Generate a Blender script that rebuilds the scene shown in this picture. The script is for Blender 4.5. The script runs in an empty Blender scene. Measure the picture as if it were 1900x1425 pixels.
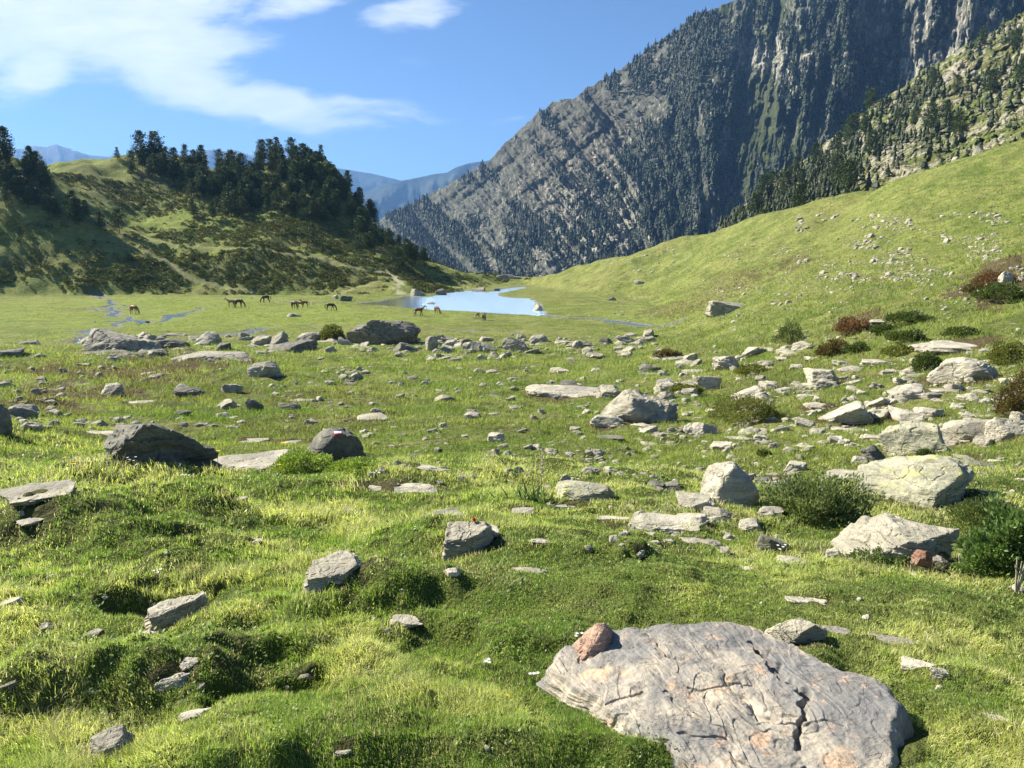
import bpy, math, random
import numpy as np
from math import radians as R, sin, cos, tan, atan2, pi
rng = np.random.default_rng(7)
random.seed(7)
S = bpy.context.scene
COL = S.collection

# ------------------------------------------------------------------ camera, sky, sun
PITCH = R(9.46); FPX = 1425.0
cam = bpy.data.cameras.new('camera'); camo = bpy.data.objects.new('camera', cam); COL.objects.link(camo)
cam.sensor_width = 36; cam.lens = 27; cam.clip_start = 0.05; cam.clip_end = 60000
camo.rotation_euler = (pi/2 - PITCH, 0, 0)
S.camera = camo
S.view_settings.view_transform = 'Standard'; S.view_settings.look = 'None'
S.view_settings.gamma = 1; S.view_settings.exposure = 1.36
SUN_EL, SUN_AZ = 38.0, -65.0            # azimuth measured from the view direction, minus = left
sd = (sin(R(SUN_AZ))*cos(R(SUN_EL)), cos(R(SUN_AZ))*cos(R(SUN_EL)), sin(R(SUN_EL)))
sun = bpy.data.lights.new('sun', 'SUN'); sun.energy = 5.0; sun.angle = R(0.5); sun.color = (1.0, 0.93, 0.80)
suno = bpy.data.objects.new('sun', sun); COL.objects.link(suno)
suno.rotation_euler = (pi/2 - R(SUN_EL), 0, R(-SUN_AZ) + pi)
suno.location = (0, 0, 40)

def cray(px, py):
    u = (px-950)/FPX; v = (712.5-py)/FPX
    return u, cos(PITCH)+v*sin(PITCH), -sin(PITCH)+v*cos(PITCH)
def pt(px, py, Y):
    u, f, z = cray(px, py); k = Y/f
    return (u*k, Y, z*k)

class NT:
    def __init__(s, nt): s.t = nt; s.n = nt.nodes; s.l = nt.links
    def new(s, typ, **kw):
        n = s.n.new(typ)
        for k, v in kw.items(): setattr(n, k, v)
        return n
    def put(s, sock, v):
        if isinstance(v, bpy.types.NodeSocket): s.l.new(v, sock)
        elif v is not None: sock.default_value = v
    def m(s, op, a, b=None, c=None, clamp=False):
        n = s.new('ShaderNodeMath', operation=op); n.use_clamp = clamp
        s.put(n.inputs[0], a); s.put(n.inputs[1], b); s.put(n.inputs[2], c)
        return n.outputs[0]
    def mix(s, f, a, b, mode='MIX'):
        n = s.new('ShaderNodeMix', data_type='RGBA', blend_type=mode)
        s.put(n.inputs[0], f); s.put(n.inputs[6], a); s.put(n.inputs[7], b)
        return n.outputs[2]
    def ramp(s, f, a, b, lo=0.0, hi=1.0):
        n = s.new('ShaderNodeMapRange', interpolation_type='SMOOTHSTEP')
        s.put(n.inputs[0], f); n.inputs[1].default_value = a; n.inputs[2].default_value = b
        n.inputs[3].default_value = lo; n.inputs[4].default_value = hi
        return n.outputs[0]
    def noise(s, vec, scale, detail=4, rough=0.55, dist=0.0, out=0):
        n = s.new('ShaderNodeTexNoise'); s.put(n.inputs['Vector'], vec)
        n.inputs['Scale'].default_value = scale; n.inputs['Detail'].default_value = detail
        n.inputs['Roughness'].default_value = rough; n.inputs['Distortion'].default_value = dist
        return n.outputs[out]
    def mapping(s, vec, sc=(1,1,1), rot=(0,0,0), loc=(0,0,0)):
        n = s.new('ShaderNodeMapping'); s.put(n.inputs[0], vec)
        n.inputs['Scale'].default_value = sc; n.inputs['Rotation'].default_value = rot; n.inputs['Location'].default_value = loc
        return n.outputs[0]
    def attr(s, name, out='Fac'):
        return s.new('ShaderNodeAttribute', attribute_name=name).outputs[out]
    def bump(s, h, strength=0.5, dist=0.1, normal=None):
        n = s.new('ShaderNodeBump'); s.put(n.inputs['Height'], h)
        n.inputs['Strength'].default_value = strength; n.inputs['Distance'].default_value = dist
        if normal is not None: s.put(n.inputs['Normal'], normal)
        return n.outputs[0]
def C4(c): return (c[0], c[1], c[2], 1.0)

world = bpy.data.worlds.new("World"); S.world = world; world.use_nodes = True
w = NT(world.node_tree); w.n.clear()
sky = w.new('ShaderNodeTexSky', sky_type='NISHITA'); sky.sun_disc = False
sky.sun_elevation = R(SUN_EL); sky.sun_rotation = R(SUN_AZ); sky.altitude = 2200
sky.air_density = 1.0; sky.dust_density = 0.2; sky.ozone_density = 2.2
dirv = w.new('ShaderNodeTexCoord').outputs['Generated']
sep = w.new('ShaderNodeSeparateXYZ'); w.put(sep.inputs[0], dirv)
yy = w.m('MAXIMUM', sep.outputs[1], 0.05)
gx = w.m('DIVIDE', sep.outputs[0], yy); gz = w.m('DIVIDE', sep.outputs[2], yy)
comb = w.new('ShaderNodeCombineXYZ'); w.put(comb.inputs[0], gx); w.put(comb.inputs[1], gz)
gv = comb.outputs[0]
wn = w.noise(gv, 3.5, 4, 0.6, out=1)                    # warp
wsub = w.new('ShaderNodeVectorMath', operation='SUBTRACT'); w.put(wsub.inputs[0], wn); wsub.inputs[1].default_value = (.5, .5, .5)
wsc = w.new('ShaderNodeVectorMath', operation='SCALE'); w.put(wsc.inputs[0], wsub.outputs[0]); wsc.inputs['Scale'].default_value = 0.10
wad = w.new('ShaderNodeVectorMath', operation='ADD'); w.put(wad.inputs[0], gv); w.put(wad.inputs[1], wsc.outputs[0])
gw = wad.outputs[0]
# cloud bodies as soft ellipses in sky-direction space: picture x, y, half length, half width, tilt, weight
CL = [(120, 20, 420, 105, 8, 1.0), (60, 120, 110, 60, 25, .95), (330, 120, 200, 62, -22, 1.0), (500, 185, 200, 34, -14, .95),
      (660, 205, 180, 24, -5, .62), (560, 12, 130, 30, 12, .75), (765, 40, 92, 32, 6, .72), (720, 165, 110, 34, 20, .14),
      (250, 60, 240, 80, -10, 1.0), (-300, 60, 300, 150, 0, .9), (930, 217, 60, 10, 4, .25), (30, 205, 90, 14, -6, .15)]
tot = None
for (cx, cy, a, b, tilt, wt) in CL:
    u, f, z = cray(cx, cy)
    mp = w.new('ShaderNodeMapping', vector_type='TEXTURE'); w.put(mp.inputs[0], gw)
    mp.inputs['Location'].default_value = (u/f, z/f, 0); mp.inputs['Rotation'].default_value = (0, 0, R(tilt))
    mp.inputs['Scale'].default_value = (a/FPX, b/FPX, 1)
    ln = w.new('ShaderNodeVectorMath', operation='LENGTH'); w.put(ln.inputs[0], mp.outputs[0])
    e = w.m('MULTIPLY', w.ramp(ln.outputs['Value'], 1.45, 0.2), wt)
    tot = e if tot is None else w.m('MAXIMUM', tot, e)
st = w.noise(w.mapping(gw, (2.2, 11, 1), (0, 0, R(-14))), 2.2, 7, 0.62)
st2 = w.noise(w.mapping(gv, (4, 16, 1), (0, 0, R(20))), 3.0, 6, 0.65)
nz = w.m('ADD', w.m('MULTIPLY', st, 0.6), w.m('MULTIPLY', st2, 0.4))
cv = w.m('ADD', tot, w.m('MULTIPLY', w.m('SUBTRACT', nz, 0.5), 2.5))
cm = w.m('MULTIPLY', w.ramp(cv, 0.12, 0.95), w.ramp(tot, 0.02, 0.25))
cm = w.m('MULTIPLY', cm, w.ramp(sep.outputs[1], 0.05, 0.3))
skc = w.mix(1.0, sky.outputs[0], (0.78, 0.93, 1.08, 1), 'MULTIPLY')
ccol = w.mix(w.ramp(st2, .3, .7), (9.8, 10.0, 10.3, 1), (8.0, 8.5, 9.4, 1))
fin = w.mix(w.m('MULTIPLY', cm, 0.82), skc, ccol)
bg = w.new('ShaderNodeBackground'); bg.inputs[1].default_value = 0.05; w.put(bg.inputs[0], fin)
wo = w.new('ShaderNodeOutputWorld'); w.l.new(bg.outputs[0], wo.inputs[0])

# ------------------------------------------------------------------ helpers
def tag(o, label=None, cat=None, group=None, kind=None):
    if label: o['label'] = label
    if cat: o['category'] = cat
    if group: o['group'] = group
    if kind: o['kind'] = kind
    return o
def mesh_np(name, V, F=None, tris=None, quads=None, mat=None, smooth=True, attrs=None, cols=None):
    V = np.asarray(V, np.float32)
    parts = []
    if tris is not None and len(tris): parts.append((np.asarray(tris, np.int32), 3))
    if quads is not None and len(quads): parts.append((np.asarray(quads, np.int32), 4))
    loops = np.concatenate([p.ravel() for p, k in parts])
    tot_ = np.concatenate([np.full(len(p), k, np.int32) for p, k in parts])
    start = np.concatenate([[0], np.cumsum(tot_)[:-1]]).astype(np.int32)
    me = bpy.data.meshes.new(name)
    me.vertices.add(len(V)); me.vertices.foreach_set('co', V.ravel())
    me.loops.add(len(loops)); me.loops.foreach_set('vertex_index', loops)
    me.polygons.add(len(tot_)); me.polygons.foreach_set('loop_start', start); me.polygons.foreach_set('loop_total', tot_)
    me.polygons.foreach_set('use_smooth', np.full(len(tot_), smooth, bool))
    me.update(calc_edges=True)
    for k, v in (attrs or {}).items():
        a = me.attributes.new(k, 'FLOAT', 'POINT'); a.data.foreach_set('value', np.asarray(v, np.float32).ravel())
    for k, v in (cols or {}).items():
        a = me.attributes.new(k, 'FLOAT_COLOR', 'POINT'); v = np.asarray(v, np.float32)
        if v.shape[1] == 3: v = np.concatenate([v, np.ones((len(v), 1), np.float32)], 1)
        a.data.foreach_set('color', v.ravel())
    if mat: me.materials.append(mat)
    return me
def obj(name, me, loc=(0,0,0), parent=None, rz=0.0, sc=1.0):
    o = bpy.data.objects.new(name, me); COL.objects.link(o)
    o.location = loc; o.rotation_euler = (0, 0, rz)
    o.scale = (sc, sc, sc) if np.isscalar(sc) else sc
    if parent: o.parent = parent
    return o
def _h(ix, iy, iz, seed):
    h = (ix*374761393 + iy*668265263 + iz*2147483647*3 + seed*1442695041) & 0xffffffff
    h = ((h ^ (h >> 13)) * 1274126177) & 0xffffffff
    h = (h ^ (h >> 16))
    h = (h * 2246822519) & 0xffffffff
    return ((h ^ (h >> 15)) & 0xffffff) / float(0xffffff) * 2 - 1
def vn2(x, y, seed=0):
    x = np.asarray(x, np.float64); y = np.asarray(y, np.float64)
    ix = np.floor(x).astype(np.int64); iy = np.floor(y).astype(np.int64)
    fx = x-ix; fy = y-iy; fx = fx*fx*fx*(fx*(fx*6-15)+10); fy = fy*fy*fy*(fy*(fy*6-15)+10)
    a = _h(ix, iy, 0, seed); b = _h(ix+1, iy, 0, seed); c = _h(ix, iy+1, 0, seed); d = _h(ix+1, iy+1, 0, seed)
    return (a+(b-a)*fx)*(1-fy) + (c+(d-c)*fx)*fy
def fbm2(x, y, oc=4, seed=0, gain=.5):
    s = 0; a = 1; t = 0
    for i in range(oc):
        c_, s_ = cos(i*1.3), sin(i*1.3)
        s = s + a*vn2((x*c_-y*s_)*2**i+i*17.3, (x*s_+y*c_)*2**i-i*9.1, seed+i); t += a; a *= gain
    return s/t*1.6
def rid2(x, y, oc=4, seed=0, gain=.5):
    s = 0; a = 1; t = 0
    for i in range(oc):
        s = s + a*(1-2*np.abs(vn2(x*2**i+i*7.7, y*2**i+i*3.1, seed+i))); t += a; a *= gain
    return s/t
def vn3(P, seed=0):
    ip = np.floor(P).astype(np.int64); f = P-ip; f = f*f*(3-2*f)
    r = 0
    for dx in (0, 1):
        for dy in (0, 1):
            for dz in (0, 1):
                wq = (f[:, 0] if dx else 1-f[:, 0])*(f[:, 1] if dy else 1-f[:, 1])*(f[:, 2] if dz else 1-f[:, 2])
                r = r + wq*_h(ip[:, 0]+dx, ip[:, 1]+dy, ip[:, 2]+dz, seed)
    return r
def fbm3(P, oc=4, seed=0, gain=.5):
    s = 0; a = 1; t = 0
    for i in range(oc): s = s + a*vn3(P*2**i+i*11.3, seed+i); t += a; a *= gain
    return s/t*1.6
def sstep(a, b, x):
    t = np.clip((x-a)/(b-a), 0, 1); return t*t*(3-2*t)
def gridquads(nr, nc, wrap=False):
    i = np.arange(nr-1)[:, None]; j = np.arange(nc if wrap else nc-1)[None, :]
    a = i*nc+j; b = i*nc+(j+1) % nc; c = (i+1)*nc+(j+1) % nc; d = (i+1)*nc+j
    return np.stack([a+0*b, b, c, d], -1).reshape(-1, 4)
def segdist(x, y, pts):
    pts = np.asarray(pts, float); d = np.full(np.shape(x), 1e9)
    for (ax, ay), (bx_, by_) in zip(pts[:-1], pts[1:]):
        vx, vy = bx_-ax, by_-ay; L = vx*vx+vy*vy+1e-9
        t = np.clip(((x-ax)*vx+(y-ay)*vy)/L, 0, 1)
        d = np.minimum(d, np.hypot(x-ax-t*vx, y-ay-t*vy))
    return d
def inpoly(x, y, poly):
    ins = np.zeros(np.shape(x), bool); n = len(poly)
    for i in range(n):
        ax, ay = poly[i]; bx_, by_ = poly[(i+1) % n]
        c = ((ay > y) != (by_ > y)) & (x < (bx_-ax)*(y-ay)/((by_-ay) or 1e-9)+ax)
        ins ^= c
    return ins

# ------------------------------------------------------------------ terrain shape
PLAIN = -11.0
def onz(px, py, z=PLAIN):
    u, f, zz = cray(px, py); k = z/zz
    return (u*k, f*k)
ctl = []
def cp(x, y, Y): ctl.append(pt(x, y, Y))
near = [(1425, 2.1), (1290, 2.65), (1170, 3.35), (1080, 4.1), (1000, 5.3), (940, 6.6)]
cols_ = {
 -450: near+[(880, 8), (820, 11), (760, 22), (700, 42), (650, 80)],
 0:    near+[(890, 7.6), (840, 8.8), (800, 12.5), (765, 21), (700, 42), (650, 80)],
 300:  near+[(890, 7.8), (865, 9), (845, 13), (800, 19.5), (765, 27), (700, 44), (650, 82)],
 600:  near+[(900, 7.6), (880, 9), (860, 13.5), (800, 20.5), (750, 31), (700, 48), (650, 84)],
 900:  near+[(900, 8), (850, 12.5), (800, 20), (750, 31), (700, 48), (650, 84)],
 1100: near+[(900, 8.4), (850, 12.5), (800, 20), (750, 30), (700, 46), (650, 80)],
 1250: near+[(900, 8.8), (850, 12.5), (800, 19.5), (750, 28.5), (700, 43), (660, 66), (620, 100), (550, 168), (510, 212), (451, 262)],
 1400: near+[(900, 8.6), (850, 12), (800, 18), (750, 26), (700, 37), (650, 55), (600, 80), (550, 115), (500, 155), (450, 200), (407, 232)],
 1550: near+[(900, 8.3), (850, 11), (800, 15.5), (750, 21.5), (700, 30), (650, 42), (600, 58), (550, 80), (500, 110), (450, 148), (400, 188), (365, 216)],
 1700: near+[(900, 8.0), (850, 10.5), (800, 14.5), (750, 19.5), (700, 26), (650, 34), (600, 44), (550, 60), (500, 82), (450, 108), (400, 137), (322, 195)],
 1900: near+[(900, 7.8), (850, 10), (800, 13), (750, 17), (700, 21.5), (650, 28), (600, 36), (550, 46), (475, 66), (400, 97), (330, 138), (265, 180)],
 2400: near+[(900, 7.5), (800, 11.5), (700, 18), (600, 28), (475, 50), (350, 85), (250, 130), (150, 160)]}
for x, l in cols_.items():
    for (y, Y) in l: cp(x, y, Y)
def cz(px, Y, z):
    ctl.append(((px-950)/FPX*Y*1.0, Y, z))
for x in (-450, 0, 150, 300, 450, 600, 750, 900, 1050, 1150):
    for y in (620, 590, 570, 556):
        X, Y = onz(x, y, -11.6); ctl.append((X, Y, -11.6))
hills = {
 -450: [(548, 205), (480, 215), (400, 228), (300, 245), (230, 262)],
 0: [(546, 214), (500, 222), (430, 234), (360, 247), (292, 262)],
 100: [(548, 216), (500, 224), (440, 236), (395, 243), (352, 252)],
 170: [(548, 218), (500, 227), (450, 237), (408, 246)],
 235: [(548, 219), (500, 229), (460, 240), (434, 248)],
 120: [(345, 295), (322, 318), (304, 342)],
 240: [(415, 272), (380, 292), (330, 322), (291, 346)],
 330: [(546, 221), (500, 233), (462, 246), (447, 256), (420, 274), (380, 296), (335, 322), (297, 345)],
 450: [(546, 221), (500, 234), (472, 246), (456, 256), (430, 272), (380, 296), (340, 320), (312, 342)],
 560: [(546, 220), (510, 231), (480, 245), (465, 256), (430, 274), (380, 294), (330, 316), (288, 336)],
 620: [(546, 220), (515, 230), (490, 245), (472, 256), (430, 278), (380, 298), (312, 328)],
 690: [(548, 218), (525, 228), (500, 243), (480, 258), (445, 284), (400, 312)],
 740: [(550, 216), (530, 226), (508, 240), (490, 262), (446, 304)],
 800: [(542, 228), (525, 240), (508, 268), (488, 300)],
 850: [(524, 262), (507, 300)],
 920: [(527, 292), (519, 315)], 980: [(530, 290), (521, 318)],
 1030: [(530, 270), (513, 300)], 1100: [(530, 240), (497, 285)], 1170: [(530, 222), (475, 274)]}
for x, l in hills.items():
    for (y, Y) in l: cp(x, y, Y)
# beyond the crests the ground falls away
for (x, y, Y) in ((-450, 230, 262), (120, 304, 342), (240, 291, 346), (330, 297, 345), (450, 312, 342), (560, 288, 336), (620, 312, 328),
                  (690, 400, 312), (740, 446, 304), (800, 488, 300), (850, 507, 300), (920, 519, 315), (980, 521, 318), (1030, 513, 300),
                  (1100, 497, 285), (1170, 475, 274), (1250, 451, 262), (1400, 407, 232), (1550, 365, 216), (1700, 322, 195), (1900, 265, 180), (2400, 150, 160)):
    p = pt(x, y, Y)
    for k, dz in ((1.12, 9), (1.35, 34), (1.9, 95)):
        ctl.append((p[0]*k, p[1]*k, p[2]-dz))
p = pt(0, 292, 262); ctl.append((p[0]*1.1, p[1]*1.1, p[2]-3)); ctl.append((p[0]*1.35, p[1]*1.35, p[2]-2)); ctl.append((p[0]*1.9, p[1]*1.9, p[2]-60))
ctl = np.array(ctl)
ca = np.arctan2(ctl[:, 0], ctl[:, 1])*2.6; cb = np.log(np.hypot(ctl[:, 0], ctl[:, 1])); cs = ctl[:, 2]/np.hypot(ctl[:, 0], ctl[:, 1])
def tps(d2): return np.where(d2 > 1e-12, d2*np.log(d2+1e-12), 0)
n_ = len(ctl)
A = np.zeros((n_+3, n_+3)); A[:n_, :n_] = tps((ca[:, None]-ca)**2+(cb[:, None]-cb)**2)+np.eye(n_)*2e-4
A[:n_, n_] = 1; A[:n_, n_+1] = ca; A[:n_, n_+2] = cb; A[n_, :n_] = 1; A[n_+1, :n_] = ca; A[n_+2, :n_] = cb
rb = np.linalg.solve(A, np.concatenate([cs, [0, 0, 0]]))

LAKE = [(662, 562), (700, 560), (735, 553), (757, 549), (790, 551), (808, 548), (822, 546), (833, 542), (862, 539), (885, 540), (900, 542), (915, 540), (925, 536.5),
        (950, 533.5), (972, 531.5), (974, 535), (945, 540.5), (924, 545), (925, 549), (950, 552), (984, 553), (992, 560), (1006, 566), (1003, 575), (1014, 580),
        (1009, 587), (980, 584.5), (930, 582.5), (880, 579), (820, 576), (776, 573), (735, 569), (700, 566.5), (662, 564.5)]
LAKEW = [onz(*q) for q in LAKE]
STREAMS = [([(1009, 584), (1060, 588), (1110, 592), (1150, 598), (1195, 606), (1250, 612)], 1.5),
           ([(640, 563.5), (600, 562), (560, 560), (520, 557), (455, 551.5), (420, 550)], .45),
           ([(610, 608), (560, 607), (500, 610), (450, 614), (400, 620), (350, 623), (310, 622)], .5),
           ([(500, 611), (450, 616.5), (415, 620), (380, 624)], .9),
           ([(172, 549), (190, 551), (205, 560), (218, 572), (222, 581), (210, 588)], .65),
           ([(172, 549), (205, 560), (240, 566), (275, 570)], .25),
           ([(222, 581), (240, 590), (262, 597), (290, 599), (305, 590), (330, 583), (360, 576), (380, 570)], .5),
           ([(170, 570), (195, 575), (218, 582)], .5),
           ([(380, 570), (410, 566), (450, 563), (500, 561)], .3),
           ([(235, 594), (228, 600), (215, 606)], .8),
           ([(190, 612), (170, 622), (150, 632), (142, 640)], 2.0),
           ([(770, 616), (830, 614), (900, 616), (960, 619)], .22)]
STREAMW = [([onz(*q) for q in l], wd) for l, wd in STREAMS]
BUMPS = [(120, 1000, .85, .13), (290, 985, .75, .14), (1100, 1060, .5, .05), (480, 960, .7, .08),  # picture x, y of the foot, radius m, height m
 (215, 1015, .55, .17), (300, 1000, .45, .10), (60, 985, .5, .12), (120, 1010, .35, .12), (385, 1020, .3, .10), (440, 1170, .22, .09), (470, 1235, .20, .12), (200, 1290, .30, .12),
 (100, 1180, .3, .06), (60, 1330, .3, .07), (720, 1120, .32, .12), (640, 1110, .4, .05), (860, 1000, .45, .10), (1195, 1040, .14, .10), (560, 1390, .3, .06),
 (900, 1380, .4, .05), (1040, 1210, .25, .06), (1260, 1130, .5, .05), (1550, 1220, .3, .04), (1420, 1100, .3, .04), (820, 900, 1.0, .12), (250, 905, 1.2, .12), (1750, 1180, .6, .05),
 (980, 1090, .4, .05), (300, 1220, .22, .06), (350, 1300, .22, .05), (120, 1080, .35, .07)]
HOLES = [(290, 1120, .28, .16), (350, 1085, .25, .10), (430, 1085, .2, .08), (800, 1190, .25, .10), (520, 1290, .2, .12), (1010, 1225, .2, .06), (250, 1350, .2, .06), (265, 955, .12, .05), (300, 965, .1, .05)]
def base_s(az, lr):
    a = np.clip(az, -.80, .80)*2.6; b = np.clip(lr, cb.min(), math.log(600))
    out = np.empty(a.shape); fa, fb, fo = a.ravel(), b.ravel(), out.ravel()
    for i in range(0, len(fa), 20000):
        d2 = (fa[i:i+20000, None]-ca)**2+(fb[i:i+20000, None]-cb)**2
        fo[i:i+20000] = tps(d2)@rb[:n_]+rb[n_]+rb[n_+1]*fa[i:i+20000]+rb[n_+2]*fb[i:i+20000]
    return fo.reshape(a.shape)
A_IN = np.linspace(-R(43), R(43), 861)
A_ALL = np.concatenate([np.linspace(-pi, -R(44), 46), A_IN, np.linspace(R(44), pi, 46)])
R_IN = np.exp(np.arange(math.log(1.25), math.log(520), 0.0053))
AA, RR = np.meshgrid(A_IN, R_IN); LR = np.log(RR)
# coarse evaluation of the spline, then bilinear refinement
ka, kr = A_IN[::6], R_IN[::6]
if ka[-1] != A_IN[-1]: ka = np.append(ka, A_IN[-1])
if kr[-1] != R_IN[-1]: kr = np.append(kr, R_IN[-1])
KA, KR = np.meshgrid(ka, np.log(kr)); sc_ = base_s(KA, KR)
def bil(grid, ax, ay, x, y):
    i = np.clip(np.searchsorted(ax, x)-1, 0, len(ax)-2); j = np.clip(np.searchsorted(ay, y)-1, 0, len(ay)-2)
    fx = np.clip((x-ax[i])/(ax[i+1]-ax[i]), 0, 1); fy = np.clip((y-ay[j])/(ay[j+1]-ay[j]), 0, 1)
    return (grid[j, i]*(1-fx)+grid[j, i+1]*fx)*(1-fy)+(grid[j+1, i]*(1-fx)+grid[j+1, i+1]*fx)*fy
def cub(grid, ax, ay, x, y):       # smoothed lookup
    return (bil(grid, ax, ay, x, y)*2+bil(grid, ax, ay, x+.004, y)+bil(grid, ax, ay, x-.004, y)+bil(grid, ax, ay, x, y+.014)+bil(grid, ax, ay, x, y-.014))/6
sg = cub(sc_, ka, np.log(kr), AA, LR)
def heights(az, r, s):
    x = np.sin(az)*r; y = np.cos(az)*r
    z = s*np.maximum(r, 2.25)
    lip = np.where(r < 300, PLAIN, PLAIN-(r-300)*.25)
    zr = z.copy()
    k = .25+.0*r
    z = lip+np.where((z-lip)/k > 20, z-lip, k*np.log1p(np.exp(np.clip((z-lip)/k, -30, 20))))      # flat valley floor
    flat = 1-sstep(.1, 1.2, z-lip)
    # general relief
    z = z+(1-flat)*(fbm2(x/28, y/28, 4, 3)*np.clip((r-60)/300, 0, 1)*3.2 + fbm2(x/7, y/7, 4, 9)*np.clip((r-8)/100, 0, .42)*.8 + fbm2(x/2.2, y/2.2, 4, 19)*np.clip((r-10)/60, 0, 1)*.26)
    z = z+flat*(fbm2(x/9, y/9, 3, 5)*.10)*np.clip((r-60)/40, 0, 1)
    nearw = 1-sstep(14, 60, r)
    z = z+nearw*(fbm2(x/1.6, y/1.6, 4, 11)*.085*np.clip(r/6, .5, 1.8)+np.clip(fbm2(x/.42, y/.42, 4, 13, .6), -.15, 1)*.055+rid2(x/.9, y/.9, 3, 15)*.02)
    # grass-grown terracettes on the right slope
    return x, y, z, flat
XX, YY, ZZ, FLAT = heights(AA, RR, sg)
def raymarch(px, py):
    px = np.atleast_1d(np.asarray(px, float)); py = np.atleast_1d(np.asarray(py, float))
    u = (px-950)/FPX; v = (712.5-py)/FPX; f = cos(PITCH)+v*sin(PITCH); zz = -sin(PITCH)+v*cos(PITCH)
    h = np.hypot(u, f); az = np.arctan2(u, f); s = zz/h
    ts = np.exp(np.linspace(math.log(1.6), math.log(515), 900)); hit = np.full(len(px), np.nan)
    LRI = np.log(R_IN)
    prev = None
    done = np.zeros(len(px), bool)
    for k, t in enumerate(ts):
        g = bil(ZZ, A_IN, LRI, az, np.full(len(px), math.log(t)))-s*t
        if prev is not None:
            c = (g > 0) & (~done)
            tp = ts[k-1]
            fr = np.where(c, -prev/(g-prev+1e-12), 0)
            hit[c] = (tp+(t-tp)*fr)[c]; done |= c
        prev = g
    x = np.sin(az)*hit; y = np.cos(az)*hit
    return x, y, s*hit
def hz(x, y):
    az = np.arctan2(x, y); r = np.hypot(x, y)
    return bil(ZZ, A_IN, np.log(R_IN), az, np.log(np.maximum(r, 1.26)))
for (l, sg_) in ((BUMPS, 1), (HOLES, -1)):
    q = np.array(l); bx_, by_, bz_ = raymarch(q[:, 0], q[:, 1])
    for (X, Y, (px, py, rad, h)) in zip(bx_, by_, l):
        d = np.hypot((XX-X-(-.3*rad if sg_ > 0 else 0))*.75, YY-Y-.35*rad)+.42*rad*fbm2(XX/rad*1.1, YY/rad*1.1, 3, 21)
        ZZ += sg_*h*(.8 if sg_ > 0 else 1.0)*(1-sstep(.1*rad, (1.35 if sg_ > 0 else .9)*rad, d))
# water bodies cut into the plain
far = (RR > 90) & (RR < 300)
lk = np.zeros(XX.shape); lx, ly = XX[far], YY[far]
wob = .5*fbm2(lx/3, ly/3, 3, 31)
ins = inpoly(lx+wob, ly+wob, LAKEW)
dl = segdist(lx, ly, LAKEW+[LAKEW[0]])
zf = ZZ[far]
zf = np.where(ins, PLAIN-.12-np.clip(dl, 0, 3)*.25, zf)
zf = np.where((~ins) & (dl < 4), np.minimum(zf, PLAIN+.12+.12*dl+.1*fbm2(lx, ly, 2, 8)), zf)
zf = np.where((~ins) & (dl < 5), np.maximum(zf, PLAIN+.06), zf)
wet = np.zeros(lx.shape)
for l, wd in STREAMW:
    d = segdist(lx+.9*fbm2(lx/6, ly/6, 2, 41), ly+2.5*fbm2(lx/7, ly/7, 2, 43), l)
    w_ = wd*np.clip(.78+.4*fbm2(lx/2.5, ly/2.5, 3, 47), 0, 2)
    zf = np.where(d < w_, np.minimum(zf, PLAIN-.16), zf); wet = np.maximum(wet, 1-sstep(w_*1.0, w_*1.8+.3, d))
ZZ[far] = zf
WET = np.zeros(XX.shape); WET[far] = np.maximum(wet, (dl < .5)*1.0)
# ------------------------------------------------------------------ materials
def newmat(name):
    m = bpy.data.materials.new(name); m.use_nodes = True; t = NT(m.node_tree); t.n.clear()
    out = t.new('ShaderNodeOutputMaterial'); return m, t, out
def pbsdf(t, col, rough=.8, spec=.3, normal=None, metallic=0):
    b = t.new('ShaderNodeBsdfPrincipled'); t.put(b.inputs['Base Color'], col); t.put(b.inputs['Roughness'], rough)
    b.inputs['Specular IOR Level'].default_value = spec
    if normal is not None: t.put(b.inputs['Normal'], normal)
    return b
def mat_simple(name, col, rough=.8, spec=.2, var=.25, scale=8, trans=0.0):
    m, t, out = newmat(name); v = t.new('ShaderNodeTexCoord').outputs['Object']
    n = t.noise(v, scale, 4)
    c = t.mix(t.ramp(n, .3, .7), C4([x*(1-var) for x in col]), C4([min(1, x*(1+var)) for x in col]))
    b = pbsdf(t, c, rough, spec); o = b.outputs[0]
    if trans > 0:
        tr = t.new('ShaderNodeBsdfTranslucent'); t.put(tr.inputs[0], c); mx = t.new('ShaderNodeMixShader'); mx.inputs[0].default_value = trans
        t.l.new(o, mx.inputs[1]); t.l.new(tr.outputs[0], mx.inputs[2]); o = mx.outputs[0]
    t.l.new(o, out.inputs[0]); return m
def mat_leaf(name, trans=.35, rough=.55, spec=.25, tint=(1,1,1)):
    m, t, out = newmat(name)
    c = t.attr('col', 'Color')
    c = t.mix(1.0, c, C4(tint), 'MULTIPLY')
    b = pbsdf(t, c, rough, spec)
    tr = t.new('ShaderNodeBsdfTranslucent'); t.put(tr.inputs[0], t.mix(1.0, c, (1.15, 1.25, .7, 1), 'MULTIPLY'))
    mx = t.new('ShaderNodeMixShader'); mx.inputs[0].default_value = trans
    t.l.new(b.outputs[0], mx.inputs[1]); t.l.new(tr.outputs[0], mx.inputs[2]); t.l.new(mx.outputs[0], out.inputs[0]); return m
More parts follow.
